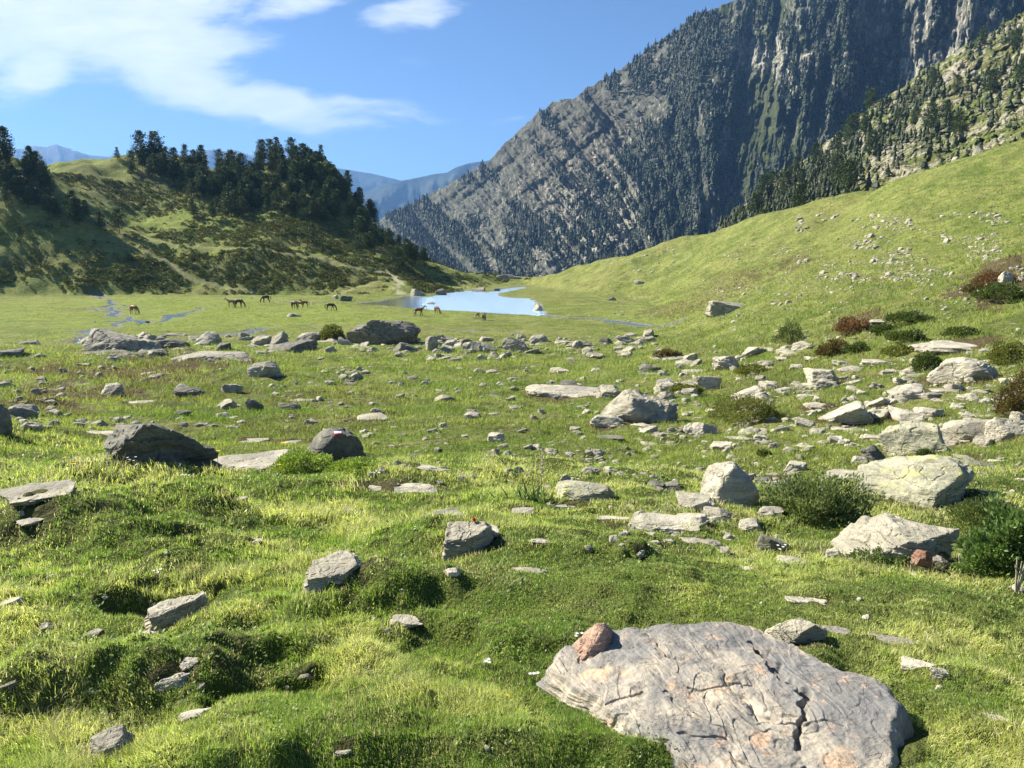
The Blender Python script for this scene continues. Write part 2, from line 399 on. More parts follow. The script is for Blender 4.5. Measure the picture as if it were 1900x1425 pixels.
def mat_rock(name, c1, c2, c3, lich=(.34, .36, .16), lamt=.25, strata=(0, .25, 0), sc=1.0, bumpd=.03, crack=.22, far=False):
    m, t, out = newmat(name); v = t.new('ShaderNodeTexCoord').outputs['Object']
    oi = t.new('ShaderNodeObjectInfo'); va = t.new('ShaderNodeVectorMath', operation='ADD'); t.put(va.inputs[0], v)
    cmb = t.new('ShaderNodeCombineXYZ'); r_ = t.m('MULTIPLY', oi.outputs['Random'], 37.0)
    for i in range(3): t.put(cmb.inputs[i], r_)
    t.put(va.inputs[1], cmb.outputs[0]); v = va.outputs[0]
    n1 = t.noise(v, 1.6*sc, 6, .62, .4); n2 = t.noise(v, 7*sc, 6, .65)
    sv = t.mapping(v, (3*sc, 3*sc, 16*sc), strata)
    n3 = t.noise(sv, 1.0, 6, .6, .6)
    fine = t.noise(v, 34*sc, 4, .7)
    c = t.mix(t.ramp(n1, .42, .58), C4(c1), C4(c2)); big = t.ramp(t.noise(v, .75*sc, 5, .65, 1.2), .5, .62); c = t.mix(t.m('MULTIPLY', big, .45), c, C4([c3[0]*1.15, c3[1]*1.2, c3[2]*1.3]))
    c = t.mix(t.m('MULTIPLY', t.ramp(n3, .42, .72), .75), c, C4(c3))
    c = t.mix(t.m('MULTIPLY', t.ramp(fine, .4, .8), .4), c, C4([x*.45 for x in c1]))
    lm = t.m('MULTIPLY', t.ramp(t.noise(v, 4.2*sc, 5, .7), .56, .64), lamt)
    c = t.mix(lm, c, C4(lich))
    # dark lichen
    c = t.mix(t.m('MULTIPLY', t.ramp(t.noise(v, 5.5*sc, 5, .75, .5), .58, .68), .55), c, (.045, .045, .04, 1))
    nar = t.m('ABSOLUTE', t.m('SUBTRACT', n3, .5))
    crk = t.ramp(nar, 0.0, .016)                       # thin cracks along the bedding
    c = t.mix(t.m('MULTIPLY', t.m('SUBTRACT', 1, crk), .6*crack), c, (.05, .045, .04, 1))
    h = t.m('ADD', t.m('MULTIPLY', n3, 1.2), t.m('MULTIPLY', n2, .7)); h = t.m('ADD', h, t.m('MULTIPLY', fine, .28)); h = t.m('ADD', h, t.m('MULTIPLY', crk, .35*crack))
    b = pbsdf(t, c, .85, .25, t.bump(h, .9, bumpd)); t.l.new(b.outputs[0], out.inputs[0]); return m

M = {}
M['grey'] = mat_rock('grey_schist', (.31, .285, .215), (.47, .43, .32), (.18, .165, .13), strata=(.35, .2, 0))
M['dark'] = mat_rock('shade_toned_schist', (.15, .14, .11), (.25, .235, .18), (.10, .097, .085), lich=(.24, .25, .15), lamt=.35, strata=(.4, -.25, 0))  # schist whose darkness is mostly shade put into the colour
M['pale'] = mat_rock('pale_schist', (.40, .37, .285), (.56, .51, .39), (.22, .205, .16), lich=(.45, .43, .25), lamt=.25, strata=(.3, .15, 0))
M['lichen'] = mat_rock('lichened_rock', (.38, .37, .25), (.50, .47, .32), (.22, .21, .16), lich=(.46, .46, .17), lamt=.8, strata=(.25, .3, 0))
M['rust'] = mat_rock('rusty_stone', (.27, .15, .10), (.42, .28, .20), (.20, .10, .07), lamt=.1)
M['fg'] = mat_rock('weathered_grey_schist', (.23, .22, .20), (.46, .40, .305), (.15, .147, .14), lich=(.62, .40, .24), lamt=.6, strata=(1.25, .35, .4), sc=1.5, bumpd=.012, crack=.35)
M['bark'] = mat_simple('bark', (.10, .075, .055), .9, .1, .35, 3)
M['dry'] = mat_simple('dry_stalk', (.42, .36, .24), .8, .2, .2, 40)
M['stem'] = mat_simple('green_stem', (.10, .16, .04), .7, .2, .2, 40)
M['needle'] = mat_leaf('pine_needles', .12, .6, .2)
M['leaf'] = mat_leaf('leaves', .35, .5, .3)
M['blade'] = mat_leaf('grass_blades', .48, .5, .3)
M['yellow'] = mat_simple('yellow_petals', (.85, .62, .03), .6, .2, .08, 30, .3)
M['white'] = mat_simple('white_petals', (.82, .80, .72), .6, .2, .05, 30, .3)
M['red'] = mat_simple('red_petals', (.55, .03, .05), .6, .2, .1, 30, .3)
M['paint_w'] = mat_simple('white_paint', (.75, .74, .70), .7, .2, .12, 30)
M['paint_r'] = mat_simple('red_paint', (.55, .05, .03), .7, .2, .15, 30)
M['coat_bay'] = mat_simple('bay_coat', (.16, .065, .03), .5, .3, .25, 2)
M['coat_dark'] = mat_simple('dark_brown_coat', (.055, .03, .02), .5, .3, .25, 2)
M['coat_light'] = mat_simple('sandy_coat', (.36, .20, .10), .5, .3, .2, 2)
M['mane_pale'] = mat_simple('flaxen_hair', (.5, .4, .26), .7, .2, .2, 8)
M['mane_dark'] = mat_simple('black_hair', (.03, .022, .018), .7, .2, .2, 8)
M['steel'] = mat_simple('mast_steel', (.5, .5, .5), .5, .4, .1, 1)

# --- ground
def pxzone(boxes, soft):
    """union of soft ellipses given by picture position, placed on the terrain itself"""
    out = np.zeros(XX.shape)
    for (px, py, rx, ry, wt) in boxes:
        x, y, z = raymarch(px, py); x2, y2, _ = raymarch(px, min(py+ry, 1424)); x3, y3, _ = raymarch(px, py-ry)
        if np.isnan(x[0]) or np.isnan(x2[0]) or np.isnan(x3[0]): continue
        r0 = np.hypot(x[0], y[0]); a0 = atan2(x[0], y[0]); ra = rx/FPX*cos(a0)**.5
        lr2, lr3 = math.log(np.hypot(x2[0], y2[0])), math.log(np.hypot(x3[0], y3[0])); l0 = math.log(r0)
        dr = np.where(LR > l0, (LR-l0)/max(lr3-l0, .01), (l0-LR)/max(l0-lr2, .01))
        d = np.hypot((AA-a0)/ra, dr)+soft*NZ
        out = np.maximum(out, wt*(1-sstep(.65, 1.25, d)))
    return out
NZ = fbm2(AA*22, LR*9, 4, 77)+.6*fbm2(AA*80, LR*40, 3, 78)
brown = pxzone([(230, 690, 190, 20, .8), (120, 730, 120, 22, .8), (300, 735, 240, 18, .45), (620, 740, 120, 22, .5), (560, 790, 150, 22, .5), (1330, 540, 160, 22, .6), (1180, 555, 110, 10, .35),
                (1860, 525, 80, 38, .95), (1590, 605, 40, 14, .9), (1180, 940, 80, 15, .5), (1250, 950, 90, 35, .5), (860, 1060, 90, 12, .6), (700, 1310, 110, 60, .55), (860, 1390, 150, 30, .35), (50, 1330, 60, 60, .4),
                (1350, 830, 100, 20, .3), (60, 755, 90, 14, .7), (250, 660, 140, 14, .6), (1450, 700, 150, 40, .3), (430, 1190, 60, 25, .5), (1730, 970, 90, 15, .5), (1750, 1190, 60, 12, .3), (480, 1250, 90, 40, .6), (120, 1210, 60, 14, .7), (330, 1050, 90, 25, .6), (180, 1370, 90, 30, .5), (620, 1200, 80, 14, .35), (1100, 1120, 60, 8, .5), (20, 1000, 60, 25, .8), (800, 790, 200, 10, .3), (450, 700, 200, 14, .4), (1000, 870, 120, 14, .35), (1500, 620, 200, 16, .3)], .5)
heath = pxzone([(330, 505, 240, 34, .8), (560, 515, 190, 28, .7), (60, 490, 70, 45, .6), (40, 430, 60, 30, .4), (250, 350, 150, 48, .75), (200, 310, 80, 12, .5), (420, 360, 90, 40, .6), (600, 430, 120, 32, .8), (420, 425, 80, 25, .5), (720, 495, 90, 22, .7),
                (790, 530, 50, 14, .7), (960, 522, 40, 6, .3)], .5)
bright = pxzone([(400, 590, 420, 28, .9), (300, 560, 300, 10, .8), (1230, 580, 130, 22, .8), (520, 690, 90, 25, .5), (750, 700, 160, 25, .4), (330, 410, 130, 22, .7), (480, 457, 230, 8, .9), (250, 1130, 200, 60, .4), (1000, 1130, 260, 80, .5), (1700, 1100, 250, 90, .5)], .4)
PATHPX = [(742, 546), (737, 536), (741, 526), (733, 520), (736, 514), (725, 509), (716, 505), (700, 503)]
px_, py_, pz_ = raymarch([p[0] for p in PATHPX], [p[1] for p in PATHPX])
PATHW = [(a, b) for a, b in zip(px_, py_) if not np.isnan(a)]
TRK = [[(600, 549), (650, 537), (700, 524), (725, 516)], [(225, 405), (250, 428), (280, 444), (330, 456), (400, 460), (480, 462), (560, 474), (620, 486)],
       [(255, 460), (300, 480), (330, 500), (360, 520), (420, 535), (470, 543)], [(560, 474), (640, 492), (700, 506)]]
pathm = np.zeros(XX.shape)
selp = (RR > 190) & (RR < 330) & (AA < 0.1)
dpt = segdist(XX[selp], YY[selp], PATHW); pm = 1-sstep(.5, 1.5, dpt+.8*fbm2(XX[selp]/2.5, YY[selp]/2.5, 2, 5))
trm = np.zeros(XX.shape)
tt = np.zeros(pm.shape)
for l in TRK:
    a, b, _ = raymarch([p[0] for p in l], [p[1] for p in l])
    lw = [(i, j) for i, j in zip(a, b) if not np.isnan(i)]
    if len(lw) > 1: tt = np.maximum(tt, 1-sstep(.2, 1.1, segdist(XX[selp]+.8*fbm2(XX[selp]/5, YY[selp]/5, 2, 6), YY[selp], lw)))
pathm[selp] = pm; trm[selp] = tt

def build_ground():
    # inner fine sector, wide sides, and the land out to the horizon
    az = np.concatenate([A_ALL, []]); nin = len(A_IN); off = 46
    r_out = np.exp(np.linspace(math.log(R_IN[-1]*1.03), math.log(14000), 40))
    r_all = np.concatenate([[0.02], R_IN, r_out])
    nr, na = len(r_all), len(az)
    G_A, G_R = np.meshgrid(az, r_all)
    Z = np.zeros((nr, na)); ni = len(R_IN)
    Z[1:1+ni, off:off+nin] = ZZ
    for side, sl, edge in ((0, slice(0, off), 0), (1, slice(off+nin, na), nin-1)):
        aa = az[sl]; e = ZZ[:, edge][:, None]; w_ = np.clip((np.abs(aa)-R(44))/R(75), 0, 1)[None, :]; w_ = w_*w_*(3-2*w_)
        calm = (-1.55-.02*R_IN*0)[:, None]-.02*R_IN[:, None]
        Z[1:1+ni, sl] = e*(1-w_)+calm*w_
    Z[0] = Z[1].mean()
    e = Z[ni]; k = np.linspace(0, 1, 40)[:, None]**.35
    Z[1+ni:] = e[None]*(1-k)+(-190)*k
    X = np.sin(G_A)*G_R; Y = np.cos(G_A)*G_R
    V = np.stack([X, Y, Z], -1).reshape(-1, 3)
    q = gridquads(nr, na, wrap=True)[:, ::-1]
    at = {}
    for nme, arr in (('brown', brown), ('heath', heath), ('bright', bright), ('path', np.maximum(pathm, trm*.32)), ('wet', WET), ('flat', FLAT)):
        F_ = np.zeros((nr, na)); F_[1:1+ni, off:off+nin] = arr; at[nme] = F_
    m, t, out = newmat('alpine_turf')
    v = t.new('ShaderNodeTexCoord').outputs['Object']
    cd = t.new('ShaderNodeVectorMath', operation='LENGTH'); t.put(cd.inputs[0], v); dist = cd.outputs['Value']
    nb = t.noise(v, .035, 5, .6); nm = t.noise(v, .22, 6, .65); nf = t.noise(v, 1.7, 6, .7); nff = t.noise(v, 9, 6, .72)
    g = t.mix(t.ramp(nm, .35, .68), (.14, .185, .04, 1), (.29, .31, .09, 1))
    g = t.mix(t.m('MULTIPLY', t.ramp(nb, .4, .66), .5), g, (.27, .25, .09, 1))
    g = t.mix(t.m('MULTIPLY', t.attr('bright'), .6), g, (.27, .345, .06, 1))
    g = t.mix(t.m('MULTIPLY', t.ramp(nf, .46, .66), .62), g, (.085, .115, .028, 1))
    g = t.mix(t.m('MULTIPLY', t.ramp(t.noise(t.mapping(v, (1, 1, 6)), .5, 7, .74), .50, .62), .6), g, (.10, .10, .035, 1))
    pj = t.m('MULTIPLY', t.ramp(t.noise(v, 2.6, 5, .75), .62, .68), t.ramp(t.noise(v, .09, 4, .6), .45, .62)); g = t.mix(t.m('MULTIPLY', pj, .7), g, (.40, .37, .28, 1))
    g = t.mix(t.m('MULTIPLY', t.ramp(nff, .52, .75), .45), g, (.045, .065, .018, 1))
    bm = t.ramp(t.m('ADD', t.attr('brown'), t.m('MULTIPLY', t.m('SUBTRACT', nf, .5), 1.6)), .35, .8)
    g = t.mix(t.m('MULTIPLY', bm, .9), g, t.mix(nff, (.08, .055, .03, 1), (.17, .13, .075, 1)))
    hm = t.ramp(t.m('ADD', t.attr('heath'), t.m('MULTIPLY', t.m('SUBTRACT', nm, .5), 1.2)), .35, .75)
    g = t.mix(t.m('MULTIPLY', hm, .75), g, (.13, .14, .045, 1))
    g = t.mix(t.attr('path'), g, (.42, .40, .24, 1))
    g = t.mix(t.attr('wet'), g, t.mix(nff, (.10, .10, .06, 1), (.36, .35, .29, 1)))
    # soil close under the blades
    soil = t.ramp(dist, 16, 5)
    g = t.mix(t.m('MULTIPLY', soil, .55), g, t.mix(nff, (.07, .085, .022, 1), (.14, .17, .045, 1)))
    n4 = t.noise(v, 26, 4, .7)
    h = t.m('ADD', t.m('MULTIPLY', nf, .6), t.m('MULTIPLY', nff, .22)); h = t.m('ADD', h, t.m('MULTIPLY', n4, .06)); h = t.m('ADD', h, t.m('MULTIPLY', nm, 1.3))
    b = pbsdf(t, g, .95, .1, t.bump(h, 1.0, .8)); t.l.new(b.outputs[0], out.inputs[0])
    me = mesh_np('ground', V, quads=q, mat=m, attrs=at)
    tag(obj('ground', me), kind='structure')

# --- lake and streams
def build_water():
    m, t, out = newmat('lake_water')
    v = t.new('ShaderNodeTexCoord').outputs['Object']
    h = t.m('ADD', t.noise(t.mapping(v, (1, .45, 1)), 2.4, 4, .6), t.m('MULTIPLY', t.noise(v, 9, 3, .6), .35))
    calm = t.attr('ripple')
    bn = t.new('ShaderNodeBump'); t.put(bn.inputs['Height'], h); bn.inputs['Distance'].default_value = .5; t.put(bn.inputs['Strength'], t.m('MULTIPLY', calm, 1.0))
    b = t.new('ShaderNodeBsdfPrincipled'); t.put(b.inputs['Base Color'], t.mix(calm, (.13, .14, .10, 1), (.50, .68, .79, 1))); b.inputs['Metallic'].default_value = .8; b.inputs['IOR'].default_value = 1.33  # reflected sky and dark hillside are put into the base colour
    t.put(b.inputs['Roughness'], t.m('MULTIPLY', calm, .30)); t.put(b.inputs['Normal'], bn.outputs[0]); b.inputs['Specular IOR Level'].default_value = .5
    t.l.new(b.outputs[0], out.inputs[0])
    P = np.array(LAKEW); x0, y0 = P.min(0)-2; x1, y1 = P.max(0)+2
    gx_ = np.arange(x0, x1, 1.0); gy_ = np.arange(y0, y1, 1.0); GX, GY = np.meshgrid(gx_, gy_)
    keep = inpoly(GX, GY, LAKEW) | (segdist(GX, GY, LAKEW+[LAKEW[0]]) < 1.9)
    q = gridquads(*GX.shape); fl = keep.ravel(); q = q[fl[q].all(1)]
    used = np.unique(q); mp = np.full(GX.size, -1); mp[used] = np.arange(len(used))
    V = np.stack([GX.ravel()[used], GY.ravel()[used], np.full(len(used), PLAIN-.10)], -1)
    # ripples and painted sky tint on open water; western arm calm, painted dark
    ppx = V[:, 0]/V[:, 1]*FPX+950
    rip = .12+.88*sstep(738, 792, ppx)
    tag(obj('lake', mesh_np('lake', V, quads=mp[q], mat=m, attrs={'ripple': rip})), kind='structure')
    VV = []; QQ = []; base = 0
    for l, wd in STREAMW:
        l = np.array(l); pts = []
        for a, b_ in zip(l[:-1], l[1:]):
            n = max(2, int(np.hypot(*(b_-a))/1.5)); pts += [a+(b_-a)*k/n for k in range(n)]
        pts.append(l[-1]); pts = np.array(pts)
        d = np.gradient(pts, axis=0); d /= np.linalg.norm(d, axis=1)[:, None]+1e-9; nrm = np.stack([-d[:, 1], d[:, 0]], 1)
        w_ = wd*2.4+1.4
        cols = np.stack([pts+nrm*w_*s for s in (-1, -.33, .33, 1)], 1)
        V = np.concatenate([cols, np.full(cols.shape[:2]+(1,), PLAIN-.085)], -1).reshape(-1, 3)
        V[:, 2] -= .002*(len(VV) % 8)
        QQ.append(gridquads(len(pts), 4)+base); VV.append(V); base += len(V)
    V = np.concatenate(VV); Q = np.concatenate(QQ)
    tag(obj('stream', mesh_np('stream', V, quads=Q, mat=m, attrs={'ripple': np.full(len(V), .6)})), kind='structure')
build_water()

# ------------------------------------------------------------------ the mountains
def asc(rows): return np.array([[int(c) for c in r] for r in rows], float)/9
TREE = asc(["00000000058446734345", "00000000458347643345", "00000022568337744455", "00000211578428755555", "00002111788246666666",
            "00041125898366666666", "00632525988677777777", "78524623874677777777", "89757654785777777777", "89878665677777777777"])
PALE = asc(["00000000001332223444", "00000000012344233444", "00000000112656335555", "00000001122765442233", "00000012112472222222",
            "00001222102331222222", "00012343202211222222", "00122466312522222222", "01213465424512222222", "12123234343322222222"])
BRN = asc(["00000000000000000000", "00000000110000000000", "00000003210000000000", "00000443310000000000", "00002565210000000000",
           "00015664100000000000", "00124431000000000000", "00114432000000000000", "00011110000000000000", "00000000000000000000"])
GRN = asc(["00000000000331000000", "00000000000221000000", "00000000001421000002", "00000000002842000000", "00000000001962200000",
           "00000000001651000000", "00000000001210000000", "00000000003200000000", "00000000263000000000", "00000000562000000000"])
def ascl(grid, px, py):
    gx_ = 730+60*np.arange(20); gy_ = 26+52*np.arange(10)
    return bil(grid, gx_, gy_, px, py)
def poly1(pts, x):
    p = np.array(pts, float); return np.interp(x, p[:, 0], p[:, 1])
RIDGE = [(540, 560), (600, 500), (655, 448), (715, 402), (760, 380), (820, 348), (880, 315), (905, 299), (930, 272), (955, 247), (985, 222), (1005, 205), (1025, 190), (1045, 184), (1060, 183), (1072, 176), (1085, 164),
         (1110, 152), (1135, 140), (1150, 128), (1175, 112), (1190, 100), (1215, 82), (1230, 73), (1255, 60), (1270, 46), (1285, 30), (1300, 22), (1330, 13), (1380, -4), (1450, -25), (1600, -80), (1900, -200), (2400, -300)]
RY = [(540, 2000), (715, 1900), (905, 1750), (1110, 1620), (1300, 1500), (1600, 1350), (1900, 1200), (2400, 1050)]
BY = [(540, 1350), (715, 1300), (905, 1150), (1110, 1020), (1300, 960), (1600, 880), (1900, 800), (2400, 700)]
def dens_(px, y): return ascl(TREE, px, y)
def mountain_pt(px, v, rough=1.0):
    ytop = poly1(RIDGE, px); Yt = poly1(RY, px); Yb = poly1(BY, px); yb = 575.0
    y = yb+(ytop-yb)*v
    gull = px+ (y-300)*np.where(px < 1150, -.9, np.where(px < 1350, -.9+1.05*(px-1150)/200, .15))*1.0
    Y = Yb+(Yt-Yb)*(v**.9)
    e = np.clip(v*6, 0, 1)*(.25+.75*np.clip((1-v)*7, 0, 1))
    n = rid2(gull/105, y/520, 2, 51)*62+rid2(gull/34+.3, y/150, 4, 61, .55)*30+fbm2(gull/13, y/34, 4, 71, .6)*11
    # diagonal ribs over the left half
    d = (px*.62+y*.78)
    n = n+np.where(px < 1250, 1, .3)*rid2(d/30, (px-y)/210, 3, 81)*13
    Y = Y+n*e*rough
    Y = Y+(rid2(gull/8, y/26, 3, 93)*7+rid2(gull/17, y/30, 3, 97)*9)*e*rough
    yj = y+e*rough*fbm2(px/10, y/10, 3, 91)*3.0+np.clip((v-.9)*10, 0, 1)*rid2(px/11, px*0+3, 4, 95)*4.0
    u, f, z = cray(px, yj); k = Y/f
    return u*k, Y, z*k, yj
def build_mountain():
    pxs = np.concatenate([np.arange(540, 1905, 1.5), np.arange(1910, 2400, 8)]); vs = np.linspace(0, 1, 430)
    P_, V_ = np.meshgrid(pxs, vs)
    X, Y, Z, yj = mountain_pt(P_, V_)
    # back side, falling away behind the ridge
    nb = 14; rows = []
    for k in range(1, nb+1):
        q = k/nb; rows.append((X[-1]*(1+.9*q), Y[-1]*(1+.9*q), Z[-1]-(Z[-1]+260)*q**.8+25*fbm2(pxs/60, pxs*0+k*.7, 3, 5)*(1-q)))
    X = np.vstack([X]+[r[0] for r in rows]); Y = np.vstack([Y]+[r[1] for r in rows]); Z = np.vstack([Z]+[r[2] for r in rows])
    V = np.stack([X, Y, Z], -1).reshape(-1, 3)
    ext = lambda a: np.vstack([a, np.repeat(a[-1:], nb, 0)]).ravel()
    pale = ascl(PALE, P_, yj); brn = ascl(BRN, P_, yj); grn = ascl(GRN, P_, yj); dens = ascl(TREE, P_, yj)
    m, t, out = newmat('mountain_rock')
    v = t.new('ShaderNodeTexCoord').outputs['Object']
    n0 = t.noise(v, .006, 5, .6); n1 = t.noise(t.mapping(v, (1, 1, .33), (0, .35, 0)), .045, 8, .72, .4); n2 = t.noise(t.mapping(v, (1, 1, .35), (0, .2, 0)), .12, 7, .75); n3 = t.noise(v, .028, 8, .75)
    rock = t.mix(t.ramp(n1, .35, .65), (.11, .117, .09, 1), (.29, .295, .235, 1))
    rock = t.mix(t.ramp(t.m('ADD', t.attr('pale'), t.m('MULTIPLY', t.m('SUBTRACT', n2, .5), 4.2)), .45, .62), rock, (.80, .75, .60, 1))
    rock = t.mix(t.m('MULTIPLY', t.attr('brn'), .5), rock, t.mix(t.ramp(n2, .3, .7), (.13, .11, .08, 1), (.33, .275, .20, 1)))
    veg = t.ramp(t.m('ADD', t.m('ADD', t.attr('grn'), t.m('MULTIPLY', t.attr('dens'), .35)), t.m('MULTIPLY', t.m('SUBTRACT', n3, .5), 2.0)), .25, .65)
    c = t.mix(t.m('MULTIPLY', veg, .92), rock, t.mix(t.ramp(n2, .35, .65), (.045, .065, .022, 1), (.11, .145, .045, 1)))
    h = t.m('ADD', t.m('MULTIPLY', n1, 1.0), t.m('MULTIPLY', n2, .4)); h = t.m('ADD', h, t.m('MULTIPLY', n3, 1.0))
    b = pbsdf(t, c, .95, .1, t.bump(h, 1.0, 26)); t.l.new(b.outputs[0], out.inputs[0])
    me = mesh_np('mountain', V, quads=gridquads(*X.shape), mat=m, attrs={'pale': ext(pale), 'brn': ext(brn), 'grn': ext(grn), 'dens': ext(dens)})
    tag(obj('mountain', me), kind='structure')
build_mountain()

# nearer rocky hillside behind the right-hand pasture
SRIDGE = [(1240, 475), (1300, 445), (1340, 425), (1370, 400), (1420, 348), (1460, 318), (1500, 292), (1560, 245), (1620, 195), (1700, 140), (1780, 92), (1850, 55), (1900, 20), (2100, -90), (2400, -220)]
SBASE = [(1240, 500), (1340, 450), (1400, 430), (1500, 402), (1600, 375), (1700, 348), (1800, 320), (1900, 290), (2400, 180)]
def side_pt(px, v, rough=1.0):
    yt = poly1(SRIDGE, px); yb = poly1(SBASE, px)+14; y = yb+(yt-yb)*v
    Yb = poly1([(1240, 330), (1400, 290), (1600, 260), (1900, 225), (2400, 200)], px); Yt = poly1([(1240, 420), (1400, 520), (1600, 600), (1900, 620), (2400, 560)], px)
    Y = Yb+(Yt-Yb)*v
    e = np.clip(v*5, 0, 1)
    n = rid2(px/70, y/60, 3, 151)*12+fbm2(px/16, y/12, 4, 161, .6)*9+rid2((px+y*.8)/26, y/40, 3, 171)*4
    Y = Y+n*e*rough
    yj = y+e*rough*(fbm2(px/22, y/22, 3, 191)*5)
    u, f, z = cray(px, yj); k = Y/f
    return u*k, Y, z*k, yj
def build_side():
    pxs = np.concatenate([np.arange(1240, 1905, 1.5), np.arange(1910, 2400, 8)]); vs = np.linspace(0, 1, 240)
    P_, V_ = np.meshgrid(pxs, vs); X, Y, Z, yj = side_pt(P_, V_)
    fr = [(X[0]*.97, Y[0]*.97, Z[0]-45)]; nb = 8; rows = []
    for k in range(1, nb+1):
        q = k/nb; rows.append((X[-1]*(1+.25*q), Y[-1]*(1+.25*q), Z[-1]-(Z[-1]+160)*q**.8))
    X = np.vstack([fr[0][0], X]+[r[0] for r in rows]); Y = np.vstack([fr[0][1], Y]+[r[1] for r in rows]); Z = np.vstack([fr[0][2], Z]+[r[2] for r in rows])
    m, t, out = newmat('rocky_hillside')
    v = t.new('ShaderNodeTexCoord').outputs['Object']
    n1 = t.noise(t.mapping(v, (1, 1, 2), (0, .5, .3)), .05, 7, .68, .3); n2 = t.noise(v, .3, 6, .7); n3 = t.noise(v, .03, 5, .6)
    rock = t.mix(t.ramp(n2, .3, .7), (.20, .185, .145, 1), (.48, .43, .33, 1))
    green = t.mix(t.ramp(n2, .35, .65), (.07, .095, .025, 1), (.19, .22, .055, 1))
    green = t.mix(t.m('MULTIPLY', t.ramp(n3, .45, .6), .5), green, (.10, .075, .035, 1))
    c = t.mix(t.ramp(t.m('ADD', n1, t.m('MULTIPLY', t.m('SUBTRACT', n2, .5), .45)), .48, .58), green, rock)
    h = t.m('ADD', n1, t.m('MULTIPLY', n2, .35))
    b = pbsdf(t, c, .95, .1, t.bump(h, 1.0, 6)); t.l.new(b.outputs[0], out.inputs[0])
    tag(obj('rocky_slope', mesh_np('rocky_slope', np.stack([X, Y, Z], -1).reshape(-1, 3), quads=gridquads(*X.shape), mat=m)), kind='structure')
build_side()

def far_range(name, sky_, Yd, base, seed, depth):
    pxs = np.arange(sky_[0][0], sky_[-1][0]+1, 3.0); vs = np.linspace(0, 1, 60)
    P_, V_ = np.meshgrid(pxs, vs); ys = poly1(sky_, P_); u, f, z = cray(P_, ys)
    Yc = Yd-depth*(1-V_)+V_*(1-V_)*depth*.9*rid2(P_/38, V_*2.2, 4, seed); k = Yd/f
    Z = base+(z*k-base)*V_**1.15+V_*(1-V_)*Yd*.012*rid2(P_/30+2, V_*3, 4, seed+3); X = u/f*Yc
    Z[-1] += 3*rid2(pxs/9, pxs*0+1, 3, seed+9)*Yd/8000
    rows = [(X[-1]*1.3, Yc[-1]*1.3, np.full(len(pxs), base))]
    X = np.vstack([X, rows[0][0]]); Y = np.vstack([Yc, rows[0][1]]); Z = np.vstack([Z, rows[0][2]])
    m, t, out = newmat(name+'_cover'); v = t.new('ShaderNodeTexCoord').outputs['Object']
    n = t.noise(v, .004, 6, .65); sz = t.new('ShaderNodeSeparateXYZ'); t.put(sz.inputs[0], v)
    c = t.mix(t.ramp(n, .4, .65), (.02, .035, .025, 1), (.055, .06, .05, 1))
    hi = t.ramp(t.m('ADD', sz.outputs[2], t.m('MULTIPLY', t.m('SUBTRACT', n, .5), 900)), 900, 1300)
    c = t.mix(hi, c, (.085, .085, .085, 1))
    sn = t.m('MULTIPLY', t.ramp(t.noise(v, .012, 4, .6), .60, .64), t.ramp(sz.outputs[2], 1150, 1350))
    c = t.mix(sn, c, (.8, .8, .82, 1))
    b = pbsdf(t, c, .95, .1, t.bump(n, 1, 60)); t.l.new(b.outputs[0], out.inputs[0])
    tag(obj(name, mesh_np(name, np.stack([X, Y, Z], -1).reshape(-1, 3), quads=gridquads(*X.shape), mat=m)), kind='structure')
far_range('far_mountains', [(-900, 300), (-300, 262), (-60, 285), (20, 276), (50, 276), (62, 270), (85, 273), (104, 267), (112, 271), (140, 279), (165, 288), (200, 291), (240, 286), (290, 276), (310, 280), (345, 291), (372, 280),
                            (400, 277), (415, 281), (435, 278), (450, 283), (470, 291), (520, 300), (580, 306), (640, 314), (690, 322), (740, 334), (800, 350), (1000, 400)], 9500, -150, 301, 2600)
far_range('far_ridge', [(560, 420), (640, 372), (720, 338), (760, 333), (800, 324), (830, 320), (845, 311), (870, 303), (905, 298), (960, 290), (1100, 280), (1300, 270)], 7200, -150, 331, 2400)
